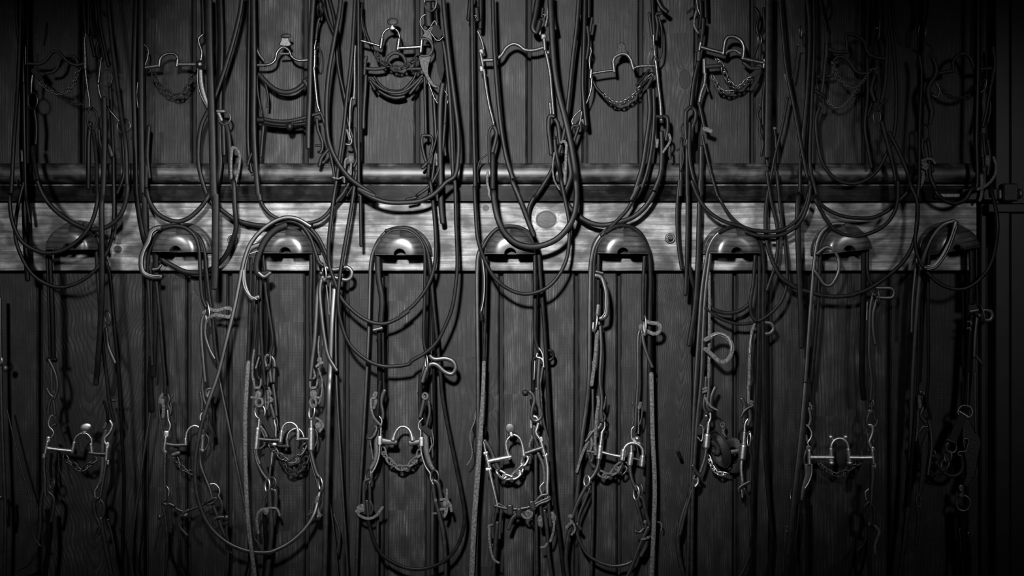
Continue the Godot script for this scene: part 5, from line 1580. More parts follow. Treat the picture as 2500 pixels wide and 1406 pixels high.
func _bridle_lower_3b() -> void:
	thing("bridle", "bridle behind the polished bit on the many strapped bracket, thinner port, lower chain", "bridle", at(700.4, 1074.1, 50), "bridles on the brackets")
	rod("bit/port", 5, "mb", "700.4,1074.1,46 703.7,1058.7 714.8,1048.2 727.3,1045.9 737.8,1055.5 742.1,1068.3")
	rod("bit/sleeve", 9, "mg", "700.2,1072.2,46 702.3,1090.4")
	rod("bit/mouthpiece", 9, "mr", "676.4,1087.5,46 704.2,1089.5")
	rod("bit/purchase", 5, "mb", "671.6,1011.7,48 670.3,1029 673.5,1044.3 672.9,1066.4")
	rod("bit/purchase", 4, "mg", "672.9,1013.6,46 677.4,1029 677.4,1040.5")
	rod("bit/shank", 6, "mb", "665.8,1100,46w7 661.4,1132.7")
	rod("bit/shank", 5, "mg", "663.8,1101.6,46w7 660.1,1139.5 658.8,1167.2w4")
	chain("curb_chain", 16, "mr", 44, "686.5,1117.2 696.1,1138.4 713.8,1154.1 730.9,1146.2 744.6,1130.8 748,1117.2")
	ring("tie", 4, "ll", 56, 651.8, 977.1, 3.5, 23, 2)
	knob("tie", "ll", 58, 661.4, 977.1, 6.5, 6.1, 2.7, 0)
	strap("tie", 7, "ll", "655.3,969.4,60 664.9,975.2 654.3,982.9")
	strap("cheek_strap", 9, "lq", "657.2,894.6,56 655.3,921.4 650.5,944.5")
	strap("cheek_strap", 8, "lq", "665.8,883,52 666.8,936.8 671.6,975.2 674.5,1013.6")
	strap("cheek_strap", 10, "lq", "657.2,950.2,52 653.4,967.5 661,990.6 668.7,1019.4")
	strap("tie", 5, "ll", "656.2,946.4,58 660.1,959.8 655.3,973.3")
	knob("tie", "ll", 58, 777.2, 1039.5, 7.7, 9.6, 3.8, 0)
	strap("tie", 6, "ll", "768.6,1019.4,60 780.1,1025.1 788.7,1038.6 780.1,1053.9")


func _bridle_lower_4() -> void:
	thing("bridle", "bridle left of the middle bracket, plain bright round arch port on flat shanks", "bridle", at(973.2, 556.1, 50), "bridles on the brackets")
	strap("rein", 8, "lq", "973.2,556.1,66 945.8,562.9 927.1,586.8 912.4,610.7 904.9,644.8 902.8,696.1 899.7,815.6 893.9,931.6 884.4,1096.7,50 874.1,1267.4,48 868.7,1424.5")
	strap("headstall", 9, "lm", "942.4,563.6,70 976.6,557.1 1003.9,560.2 1029.5,585.1 1041.4,607.3 1048.9,644.8 1058.5,747.3 1067,832.6 1075.6,918 1079,960.1,66 1089.2,1021.6 1102.9,1089.9 1120,1171.8 1130.2,1226.4,66 1134.3,1267.4 1123.4,1318.6 1102.9,1352.8 1072.2,1376.7 1027.8,1389.3 993.6,1386.9 959.5,1373.3 928.8,1349.4 908.3,1308.4 898,1267.4")
	strap("headstall", 8, "lm", "932.2,583.4,78 952.7,564.6 976.6,560.2 1000.5,564.6 1026.1,586.8 1035.3,610.7 1036.7,713.1 1034.6,832.6 1042.1,870.2")
	strap("headstall", 14, "lm", "921.9,620.9,70 924,679 932.2,730.2 929.5,784.8")
	strap("keeper", 9, "lq", "912.4,806,76 932.2,801.2")
	strap("headstall", 11, "ld", "925.4,808.7,60 926,931.6 925.4,960.1,58 926,1028.4")
	strap("headstall", 6, "lm", "933.9,679,56 936.3,931.6 937.3,956.7")
	strap("headstall", 7, "ld", "1044.8,624.4,60 1055.1,747.3 1058.5,918 1061.9,1130.8,48 1061.9,1424.5")
	ring("ring_keeper", 3, "mb", 80, 1041.4, 885.5, 2.7, 21.2, -4)
	strap("loop_end", 11, "lq", "1044.8,863.4,72 1058.5,876.3 1089.2,875.6 1106.3,883.2 1112.1,899.2 1102.9,912.9 1085.8,907.7 1065.3,890 1051.7,889 1041.4,900.9 1031.2,931.6")
	strap("loop_end", 7, "lq", "1039.7,880.4,68 1034.6,897.5 1029.5,924.8")
	strap("headstall", 8, "lm", "1026.1,912.3,62 1024.4,967 1026.1,1021.6")
	strap("headstall", 7, "ld", "1035.3,912.3,58 1032.9,946.5")
	strap("headstall", 9, "lm", "927.8,932,64 923.8,969.9 920.8,1014.7")
	strap("cheek_strap", 10, "lq", "938.7,953.5,60w11 933.3,965.9 930.8,983.8w8 934.7,1005.7 934.1,1021.7")
	strap("tie", 5, "ll", "919.8,958.9,70 914.8,971.9 907.8,971.9 905.5,985.8 907.8,1003.7 914.8,1021.7 929.4,1038")
	strap("tie", 7, "ll", "917.8,957.9,66 912.8,963.9 917.8,977.8 912.8,995.8")
	knob("tie", "lq", 66, 916.8, 967.9, 3.2, 7.2, 2, 20)
	strap("cheek_strap", 6, "lq", "1021.8,957.9,58 1026.4,985.8 1023.4,1011.7")
	strap("cheek_strap", 10, "lq", "1036.3,967.9,68 1032.4,987.8 1025.4,1016.7")
	ring("tie", 6, "ll", 72, 1037.9, 966.9, 6, 7.2, 0)
	strap("cheek_strap", 7, "lq", "1046.3,979.8,58 1048.9,1005.7 1041.3,1038.6")
	strap("cheek_strap", 12, "ld", "1029.4,991.8,54 1035.3,1019.7 1041.3,1033.6")
	rod("bit/purchase", 5, "mb", "926.2,1016.1,60w4 932.2,1025.7 930.4,1039.6 929.2,1067.5")
	strap("bit/sleeve", 12, "mb", "927.4,1067.5,62 926.8,1083.8")
	strap("bit/mouthpiece", 15, "mg", "929.8,1075.9,58w16 949.7,1079w14 966.6,1079.4w13")
	rod("bit/port", 9, "mb", "960,1072.5,60w15 963.2,1060.5w9 969.6,1048.6w7 978.6,1041.2w6 987.5,1041w6 997.5,1047.2w7 1003.9,1058.5w9 1007.1,1073.1w15")
	strap("bit/mouthpiece", 14, "mg", "1000.5,1081.8,58w15 1013.4,1080.4w13 1028.4,1077.5w13")
	strap("bit/sleeve", 12, "mb", "1028.8,1069.9,62 1028.8,1087")
	rod("bit/purchase", 5, "mb", "1031.8,1021.3,60w4 1023.8,1030.6 1021.8,1043.6 1027,1052.5 1026.6,1069.5")
	rod("bit/shank", 5, "mb", "927.4,1087.4,62 924.2,1117.3 915.8,1141.2 907.8,1155.1 907.3,1165.1 901.9,1179")
	strap("bit/shank", 12, "mg", "920.8,1051.6,54w11 918.8,1079.4w13 918.8,1109.3w13 911.8,1133.2w12 902.9,1147.2w10")
	ring("bit/rein_ring", 5, "mg", 58, 898.9, 1162.1, 6.4, 16.9, 8)
	rod("bit/shank", 5, "mb", "1027,1087.4,62 1029.4,1109.3 1039.3,1139.2 1050.3,1156.1 1051.3,1169.1 1057.3,1181.4")
	strap("bit/shank", 14, "mg", "1038.3,1053.5,54w14 1039.3,1079.4w16 1041.3,1103.3w15 1048.3,1129.2w14 1058.2,1147.2w11")
	ring("bit/rein_ring", 6, "mg", 58, 1062.2, 1163.1, 9, 15.9, -8)
	chain("curb_chain", 17, "ll", 46, "933.3,1089.4 938.1,1107.3 949.7,1123.3 963.6,1135.2 977.6,1141.6 993.5,1139.2 1005.5,1129.2 1017.4,1117.3 1024.4,1103.3")
	strap("buckle_strap", 13, "wb", "917.8,1033.6,66 907.8,1047.6 899.9,1069.5")
	ring("buckle", 4, "ll", 70, 909.8, 1055.5, 6, 16.9, 28)
	strap("tie", 3, "ll", "903.9,1073.5,64 906.9,1099.4 910.8,1121.3")
	strap("buckle_strap", 15, "wb", "1035.3,1043.6,66 1043.3,1051.6 1052.3,1059.5")
	ring("buckle", 3, "ll", 70, 1054.9, 1069.5, 2.8, 19.9, -6)
	strap("tie", 4, "ll", "1055.3,1085.4,64 1047.3,1103.3")
	strap("bit/collar", 9, "mg", "922.2,1037.6,52 914.8,1043.6")
	strap("rein_loop", 8, "lq", "899.7,1170.1,62 891.2,1173.5 887.8,1199.1 889.5,1253.8")
	strap("rein_loop", 7, "lq", "901.5,1171.8,58 903.2,1216.2 902.1,1257.2")
	strap("rein_loop", 7, "lq", "895.3,1223,66 898.7,1262.3")
	strap("rein_loop", 6, "lq", "904.9,1226.4,64 910,1240.1 904.9,1255.5")
	strap("tie", 7, "ll", "869,1248.6,70 886.1,1238.4 874.1,1253.8 894.6,1265.7 913.4,1262.3 925.4,1250.3 934.2,1238.1")
	strap("tie", 8, "ll", "874.1,1240.1,68 884.4,1233.3 886.1,1246.9")
	knob("tie", "ll", 66, 882.7, 1243.5, 6.1, 8.9, 4.8, 30)
	strap("rein", 10, "lq", "1055.8,1176.9,60 1061.2,1216.2 1072.2,1257.2 1080.7,1294.7w11 1086.5,1345.9w10 1088.5,1417.6w8")
	strap("rein_loop", 10, "lq", "1060.2,1173.5,64 1068.1,1178.6 1075.6,1209.4 1079.7,1240.1")
	strap("tie", 6, "ll", "1090.9,1195,68 1090.9,1219.6")
	strap("tie", 7, "ll", "1075.6,1219.6,72 1089.2,1220.3 1099.5,1233.3 1102.2,1247.6")
	knob("tie", "ll", 70, 1087.5, 1229.9, 8.2, 8.9, 5.5, 0)
	strap("tie", 7, "ll", "1075.6,1243.5,70 1090.9,1243.5 1084.1,1262.3 1092.6,1233.3")
	knob("tie", "ll", 62, 1063.6, 1221.3, 4.1, 4.8, 3.4, 0)
	strap("tie", 5, "ll", "1056.8,1253.8,56 1075.6,1252")
	strap("hanging_strap", 8, "lq", "921.9,1260.6,44 920.2,1417.6")
	strap("hanging_strap", 5, "lq", "869,1294.7,48 871.4,1352.8 869,1417.6")


func _bridle_lower_5() -> void:
	thing("bridle", "bridle on the middle bracket with a tilted spoon port and shiny double ring curb chain", "bridle", at(1202.4, 569.7, 50), "bridles on the brackets")
	strap("rein", 10, "lq", "1202.4,569.7,72 1180.2,595.3 1168.3,620.9 1164.9,661.9 1164.9,747.3 1166.9,931.6 1164.9,1165,60 1160.8,1417.6")
	strap("headstall", 9, "lm", "1176.8,607.3,78 1193.9,578.3 1216.1,557.8 1246.8,552 1277.5,558.8 1301.4,578.3 1312.4,603.9 1319.2,679 1328.7,798.5 1336.3,931.6 1343.1,1062.6,60 1353.3,1216.2 1366.3,1318.6 1378.3,1424.5")
	strap("headstall", 9, "lm", "1181.9,600.5,70 1202.4,568 1229.7,554.4 1260.5,555.4 1291.2,573.2 1304.8,600.5 1305.5,624.4 1306.6,747.3 1307.6,832.6 1315.1,855.8")
	strap("headstall", 9, "lm", "1175.8,624.4,80 1180.6,672.2 1179.2,726.8 1173.4,767.8")
	stitches("headstall/stitching", 2, "st", "1177.8,631.2,88 1182.3,675.6 1180.6,730.2 1174.1,762.6")
	strap("headstall", 8, "lm", "1187.4,627.8,66 1185.4,747.3 1179.2,931.6")
	strap("keeper", 11, "ld", "1175.1,769.5,84 1175.8,781.4")
	rod("hook", 6, "mb", "1315.8,849.7,74w4 1322.6,859.9 1326,873.6 1327.7,895.8w4")
	rod("hook", 5, "mb", "1311.7,863.4,72 1310,870.9 1321.9,875.3 1326,883.8")
	strap("loop_end", 8, "ld", "1332.2,854.8,46 1347.5,858.2 1350.9,870.2 1344.1,878.7 1335.6,877")
	strap("cheek_strap", 10, "ld", "1311.7,869.5,66 1303.1,877 1301.4,931.6 1301.4,953.3")
	stitches("cheek_strap/stitching", 2, "st", "1305.5,880.4,74 1303.5,931.6")
	strap("cheek_strap", 9, "lq", "1317.1,871.9,66 1313.4,931.6 1314.4,960.1 1318.5,1014.8")
	strap("cheek_strap", 6, "lq", "1325.3,894.1,62 1321.9,918 1318.5,939.7 1321.9,967")
	strap("hanging_strap", 14, "ll", "1181.3,883.8,74w9 1180.2,931.6 1175.1,1028.4,78w11 1165.6,1165,80w13 1158,1267.4w13 1150.5,1424.5")
	strap("hanging_strap", 8, "lq", "1307.6,1055.7,44 1308.9,1233.3 1311,1401.2")
	strap("hanging_strap", 6, "lq", "1320.2,960.1,62 1325.3,1021.6 1339,1076.2")
	strap("loop_end", 9, "lq", "1293.8,956.8,66 1300.5,963.3 1304.5,976.2 1300.8,992.9 1297.1,1009.5 1299.4,1022.4 1308.2,1028 1318.4,1022.4 1322.1,1009.5 1316.6,994.7 1311.9,979.9 1309.7,948.5")
	strap("tie", 6, "ld", "1295.3,976.2,60 1299,992.9")
	knob("tie", "ll", 64, 1320.3, 976.2, 2.6, 6.7, 2.2, -14)
	rod("bit/purchase", 8, "mb", "1302.3,1016,60 1309.2,1017.8 1314.2,1029.8 1311.9,1042.8 1308.6,1053.9 1311.9,1063.1 1319,1072.4")
	rod("bit/purchase", 6, "mb", "1296.2,1024.3,56 1296.4,1043.7")
	strap("bit/collar", 12, "mb", "1320.3,1069.6,60 1322.1,1076.1")
	rod("bit/sleeve", 10, "mb", "1321.2,1077.5,60 1329.5,1108.4")
	rod("bit/mouthpiece", 11, "mg", "1323,1092.7,60 1302.7,1099.2 1280.9,1106.6")
	rod("bit/port", 9, "mb", "1279,1111.2,60w14 1277.2,1096.4w10 1272.7,1077.9w6 1267.6,1068.3w6 1255.5,1060.9w6 1244.5,1065.9w6 1236.1,1077.9w6 1236.1,1090.8w7 1238.9,1103.8w9 1243.9,1117.7w11")
	strap("bit/spoon", 8, "mb", "1249.1,1063.1,62w12 1247.6,1057.6w9")
	knob("bit/spoon", "mg", 62, 1245, 1046.1, 11.5, 12.2, 2.2, 0)
	rod("bit/mouthpiece", 11, "mb", "1245.7,1114.9,60 1217.6,1120.4 1192.7,1125.6")
	rod("bit/sleeve", 10, "mb", "1187.7,1112.1,60 1194,1139.8")
	strap("bit/collar", 10, "mb", "1182.9,1107.1,60 1188.4,1105.3")
	strap("bit/collar", 11, "mb", "1188.4,1146.7,60 1196.9,1144.1")
	rod("bit/purchase", 6, "mb", "1177.3,1065.9,60w2 1182.2,1085.3w5 1185.8,1103.8w7")
	rod("bit/shank", 7, "mb", "1194.5,1146.3,60w8 1199.2,1168.5 1204.7,1190.7 1214.4,1233.3,60w6")
	strap("bit/collar", 11, "mb", "1328.6,1112.1,60 1334.5,1110.3")
	rod("bit/shank", 8, "mb", "1332.3,1112.1,60w9 1336.9,1142.6w9 1336.9,1170.3 1336,1190.7 1337.3,1212.8,60w7")
	strap("bit/shank", 11, "mg", "1313.8,1106.6,54w8 1324,1129.7w9 1328.9,1155.6w9 1328.6,1179.6w8")
	rod("bit/rein_ring", 5, "mb", "1327,1178,56 1318.5,1188.9 1319.9,1199.1 1323.6,1209.4")
	chain("curb_chain", 22, "mb", 54, "1214,1149.1 1225,1158.3 1236.1,1164.4 1250.9,1164.4 1262.9,1155.6 1272.2,1143.5 1277.7,1130.6 1282.4,1118.6")
	strap("curb_strap", 11, "lq", "1183.4,1076.1,52 1197.3,1098.2 1208.4,1126 1217.6,1145.4")
	strap("curb_strap", 8, "lq", "1201,1131.5,48 1214,1146.3")
	strap("curb_strap", 10, "lq", "1286.1,1114.9,50 1294.4,1116.7 1292.5,1130.6")
	strap("curb_strap", 6, "lq", "1297.1,1063.1,50 1294.4,1089")
	strap("curb_strap", 5, "ll", "1302.7,1059.4,52 1293.4,1081.6 1292.5,1090.8")
	strap("curb_strap", 9, "lq", "1304.5,1040.9,56 1302.7,1055.7 1313.8,1092.7")
	strap("tie", 3, "ll", "1162.1,1002.8,54 1158.7,1028.4 1149.5,1052.3 1147.8,1072.8 1152.9,1103.5 1149.5,1120.6 1140.3,1134.3")
	strap("tie", 5, "lq", "1160.8,1004.5,52 1156.3,1025")
	strap("curb_strap", 9, "ld", "1163.2,1028.4,46 1158,1048.9 1163.2,1062.6")
	strap("curb_strap", 9, "ld", "1181.9,1038.7,46 1183.6,1055.7 1176.8,1069.4")
	strap("hobble_strap", 7, "lq", "1208.6,1235,64 1236.6,1241.8 1263.9,1242.8 1291.2,1238.1 1318.5,1224.7 1341.7,1214.8")
	strap("hobble_strap", 6, "lq", "1216.8,1229.2,60 1236.6,1239.4 1260.5,1245.2 1291.2,1241.8")
	strap("hobble_strap", 6, "lq", "1341.7,1212.1,66 1343.1,1217.9 1335.6,1223.7 1318.5,1229.9 1304.8,1239.4")
	strap("hobble_strap", 9, "lq", "1304.8,1228.2,62 1321.9,1210.1 1335.6,1207.7")
	strap("keeper", 16, "lq", "1244.8,1235,70 1245.4,1253.1")
	strap("keeper", 14, "lq", "1297.3,1226.4,70 1302.1,1243.5")
	strap("keeper", 14, "lq", "1267.3,1243.5,70 1266.6,1257.9")
	strap("tie", 11, "lq", "1263.2,1253.8,62 1250.2,1267.4 1241.3,1289.9")
	strap("tie", 7, "ll", "1271.4,1253.1,70 1282.7,1264 1294.6,1262.3 1298.7,1253.1 1289.5,1246.9 1284.4,1252 1288.5,1257.9")
	strap("rein_loop", 7, "lq", "1208.6,1233.3,58 1204.1,1260.6 1203.4,1311.8")
	strap("rein_loop", 7, "lq", "1223.6,1245.2,58 1221.2,1274.2 1219.5,1313.5")
	strap("rein", 9, "lq", "1214.4,1275.9,62 1209.3,1328.9 1203.1,1417.6")
	strap("tie", 5, "ll", "1192.2,1287.2,66 1193.9,1282.8 1201.7,1281.1")
	strap("tie", 6, "ll", "1194.2,1283.8,64 1194.9,1318.6 1199.7,1349.4 1206.5,1366.4 1217.8,1373.9")
	strap("strap_end", 5, "lq", "1202.4,1328.9,56 1194.9,1366.4")
	strap("rein_loop", 7, "lq", "1319.2,1229.9,58 1321.9,1262.3")
	strap("rein_loop", 8, "lq", "1339,1226.4,58 1341,1253.8 1344.5,1284.5")
	strap("rein", 9, "lq", "1329.4,1246.9,62 1335.6,1298.1 1339,1352.8 1348.5,1417.6")
	strap("tie", 7, "ll", "1315.1,1270.8,66 1318.5,1260.6 1321.9,1284.5")
	strap("tie", 8, "ll", "1347.5,1252,66 1354.4,1262.3 1350.9,1274.2")
	strap("tie", 6, "ll", "1353.3,1270.8,66 1350.9,1298.1 1343.1,1322")
	strap("tie", 6, "ll", "1335.6,1327.2,64 1330.5,1334 1320.2,1336.4")
	knob("tie", "ll", 66, 1318.5, 1275.9, 5.5, 10.2, 4.8, 0)
	knob("tie", "ll", 66, 1350.9, 1262.3, 5.5, 10.2, 4.8, 0)


func _bridle_lower_6() -> void:
	thing("bridle", "bridle on the bracket left of the galvanised bolt, its ball topped arch twisted sideways", "bridle", at(1523.4, 550.3, 50), "bridles on the brackets")
	strap("rein", 11, "lq", "1523.4,550.3,74 1506.3,551 1479,563.6 1455.1,593.6 1444.9,627.8 1441.5,661.9 1439.7,747.3 1437.4,931.6 1431.2,994.3,50 1421,1069.4 1406.6,1233.3")
	strap("headstall", 10, "lm", "1479,567,82 1506.3,552 1533.6,552 1560.9,567 1577.3,593.6 1584.8,620.9 1588.3,679 1586.6,747.3 1584.8,931.6 1581.4,1165,54 1576.3,1267.4")
	strap("headstall", 8, "lm", "1523.4,557.8,76 1482.4,571.4 1461.9,593.6 1452.4,624.4 1450,661.9 1449.6,781.4")
	strap("headstall", 8, "lm", "1461.3,614.1,68 1460.6,679 1460.6,747.3")
	strap("ear_loop", 12, "lq", "1454.4,672.2,80 1467.1,676.3 1477.3,699.5 1481.7,726.8 1481.7,754.1 1477.3,772.9 1465.4,778")
	stitches("ear_loop/stitching", 2, "st", "1469.5,679,88 1477.3,709.7 1479,737 1475.6,764.3 1469.5,772.9")
	strap("keeper", 7, "lq", "1455.8,662.6,76 1471.5,667")
	strap("keeper", 13, "lq", "1461.3,745.6,74 1459.2,767.8")
	ring("ring_keeper", 5, "mb", 76, 1452.7, 788.2, 4.1, 21.2, 8)
	knob("tie", "ll", 74, 1461.9, 788.9, 4.1, 4.1, 3.4, 0)
	strap("cheek_strap", 9, "ll", "1457.8,808.7,66 1453.4,866.8 1445.6,931.6 1444.2,939.7")
	strap("cheek_strap", 8, "lq", "1465.4,791.7,64 1468.1,849.7 1464.7,931.6 1469.5,973.8 1468.1,1007.9 1471.5,1028.4")
	strap("headstall", 9, "lm", "1573.9,617.5,70 1569.8,713.1 1570.5,781.4")
	strap("headstall", 7, "ld", "1588.3,740.4,52 1590.3,931.6")
	ring("ring_keeper", 4, "mb", 76, 1574.6, 795.1, 2.4, 23.9, 0)
	strap("loop_end", 10, "ll", "1578.7,784.8,72 1591.7,788.9 1605.3,789.9 1612.2,798.5 1608.1,811.5 1595.1,814.9 1578,807")
	knob("tie", "ll", 72, 1564.4, 798.5, 6.1, 8.2, 4.8, 0)
	strap("cheek_strap", 7, "lq", "1564.4,801.9,66 1559.2,815.6 1557.5,931.6 1554.8,977.2 1550.7,1042.1")
	strap("strap_end", 8, "lq", "1567.1,808.7,70 1572.9,842.9 1583.1,873.6 1592.4,895.8")
	strap("cheek_strap", 6, "lq", "1465.8,932.6,64 1469.9,962.2 1468.6,986.2 1465.4,1010.3 1468.6,1029.7")
	strap("tie", 7, "ll", "1459.9,969.6,74w8 1461.2,979.7 1456.9,1010.3 1454.3,1054.6 1452.5,1084.2 1453.8,1108.2")
	knob("tie", "ll", 74, 1458.8, 968.7, 3.7, 2.6, 2.2, 0)
	strap("cheek_strap", 5, "lq", "1479.1,969.6,60 1475.4,993.6 1471.3,1004.7 1477.3,1015.8 1476,1025")
	rod("bit/purchase", 7, "mb", "1469.9,1019.9,60w5 1476.2,1032.4 1475.4,1045.4 1469.5,1054.6")
	rod("bit/shank", 9, "mb", "1469.9,1055.5,60 1465.4,1090.7")
	rod("bit/sleeve", 15, "mb", "1465.4,1090.7,60 1462.1,1117.5")
	rod("bit/shank", 10, "mg", "1462.1,1118.4,60 1459.9,1136 1451,1156.3 1438.4,1172.9")
	ring("bit/rein_ring", 5, "mb", 60, 1432.5, 1173.9, 6.7, 12.9, 6)
	rod("bit/mouthpiece", 8, "mb", "1469.5,1103.6,60 1493.5,1110.1 1517.6,1114.7")
	rod("bit/sleeve", 13, "mb", "1521.6,1099.4,62 1519,1121.2")
	rod("bit/port", 7, "mb", "1522.2,1100.8,64 1526.4,1090.1 1536.1,1082.4 1547.1,1081.4 1560.1,1086.1 1568.4,1097.1 1569.7,1113.8")
	cut_plate("bit/spoon", 6, "mb", 62, "1543.4,1075.9 1547.1,1067.6 1560.1,1075 1564.7,1083.3 1561.9,1087.9 1552.7,1083.3 1541.6,1082.4")
	knob("bit/ball_joint", "mb", 68, 1555.5, 1070.3, 6.7, 6.7, 6.7, 0)
	rod("bit/sleeve", 13, "mb", "1569,1114.7,66 1566.6,1136")
	rod("bit/purchase", 6, "mb", "1549.4,1039.5,58w4 1542,1048.2 1542,1067.6 1545.3,1076.8")
	rod("bit/shank", 8, "mb", "1541.6,1086.1,56 1541.2,1106.4")
	rod("bit/sleeve", 14, "mb", "1541.2,1107.3,56 1537.5,1133.2")
	rod("bit/shank", 9, "mg", "1537.5,1135,56 1539.4,1156.3 1545.3,1178.5 1553.6,1195.1")
	rod("bit/mouthpiece", 6, "mg", "1542.5,1117.5,58 1561.9,1123")
	chain("curb_chain", 20, "ll", 48, "1458.4,1149.8 1469.5,1157.2 1482.4,1160.4 1493.5,1155.4 1504.6,1145.6 1511.1,1136 1518.5,1128.9")
	chain("curb_chain", 18, "lq", 46, "1517.6,1130.4 1527.7,1136 1522.2,1148.9")
	strap("curb_strap", 11, "lq", "1467.6,1036.1,66 1464,1043.5 1451,1054.6")
	strap("curb_strap", 8, "lq", "1452.9,1047.2,66 1441.8,1062 1430.3,1077.7")
	strap("curb_strap", 8, "lq", "1449.2,1050.9,60 1439.9,1058.3 1434.4,1071.3")
	strap("tie", 7, "ll", "1435.8,1076.8,64 1427,1095.3 1417.7,1119.3 1408.1,1151.7")
	strap("curb_strap", 10, "lq", "1445.5,1062,62 1442.7,1080.5 1441.8,1102.7")
	strap("curb_strap", 5, "ll", "1443.6,1069.4,68 1445.5,1084.2 1440.8,1100.8")
	strap("tie", 5, "ll", "1434.4,1100.5,68 1450.1,1103.6")
	strap("curb_strap", 10, "lq", "1436.2,1106.4,60 1440.8,1119.3 1442.7,1132.3 1450.6,1140")
	strap("curb_strap", 8, "lq", "1445.5,1106.4,62 1447.3,1117.5 1443.6,1126.7")
	strap("tie", 5, "lq", "1544.9,984,58 1547.1,995.5 1547.1,1021.3 1544.4,1036.1")
	strap("tie", 8, "ll", "1563.8,983.4,66 1560.1,995.5")
	strap("tie", 3, "ll", "1559.7,995.5,64 1558.6,1058.3")
	strap("tie", 4, "lq", "1567.9,986.2,60 1566.6,1017.6 1561.9,1036.1")
	strap("cheek_strap", 7, "lq", "1557.3,932.6,64 1553.6,986.2 1553.6,1032.4 1550.5,1047.2")
	strap("tie", 4, "lq", "1555.5,1091.6,50 1559.2,1113.8")
	strap("rein_loop", 10, "lq", "1431.2,1187.2,60 1410.7,1226.4 1398.8,1257.2 1395.4,1267.4")
	strap("rein_loop", 7, "lq", "1439.7,1194,58 1427.8,1223 1414.1,1257.2 1409,1284.5")
	knob("tie", "ll", 66, 1393, 1260.6, 6.8, 6.1, 4.8, 0)
	strap("tie", 5, "ll", "1391.9,1267.4,66 1401.2,1281.1 1403.2,1294.7 1395.4,1305.7")
	strap("rein", 10, "lq", "1393.7,1284.5,56 1386.1,1315.2 1381.7,1363 1387.5,1417.6")
	strap("rein_loop", 9, "lq", "1409,1279.4,62 1417.6,1291.3")
	strap("tie", 8, "ll", "1383.4,1287.9,66 1395.4,1274.2")
	strap("rein", 8, "lq", "1405.6,1287.9,52 1414.1,1318.6 1431.2,1349.4 1448.3,1364.7 1489.3,1380.8 1526.8,1378.4 1547.3,1366.4,56 1571.2,1318.6,60 1576.3,1281.1")
	strap("rein", 10, "lq", "1583.1,1287.9,62 1571.2,1311.8 1557.5,1342.5 1543.9,1380.1 1526.8,1417.6")
	ring("bit/rein_ring", 5, "mb", 58, 1553.4, 1203.2, 6.8, 17.1, 0)
	ring("bit/rein_ring", 5, "mg", 56, 1562.3, 1195.7, 6.1, 14.3, 0)
	strap("rein_loop", 8, "lq", "1552.4,1221.3,60 1562.7,1260.6 1571.9,1298.1")
	strap("rein_loop", 9, "lq", "1560.9,1212.8,58 1568.5,1216.2 1576.3,1250.3 1585.5,1281.1")
	strap("tie", 9, "lq", "1552.4,1297.5,66 1562.7,1299.8 1571.2,1291.3")
	strap("tie", 5, "ll", "1566.1,1316.9,66 1581.4,1313.5 1586.9,1309.1")
	knob("tie", "ll", 66, 1574.6, 1274.2, 4.1, 4.8, 3.4, 0)
	strap("strap_end", 9, "lq", "1581.4,1311.8,56 1576.3,1335.7 1564.4,1356.9")
	strap("hanging_strap", 11, "ll", "1590,912.3,62 1593.4,1062.6 1598.5,1182.1 1596.8,1267.4 1590,1417.6")
	strap("hanging_strap", 7, "lq", "1446.6,883.8,44 1448.3,1199.1,44 1443.2,1404")
	strap("tie", 3, "ll", "1601.9,1273.6,40 1612.2,1275.9 1615.6,1284.5 1613.9,1294")


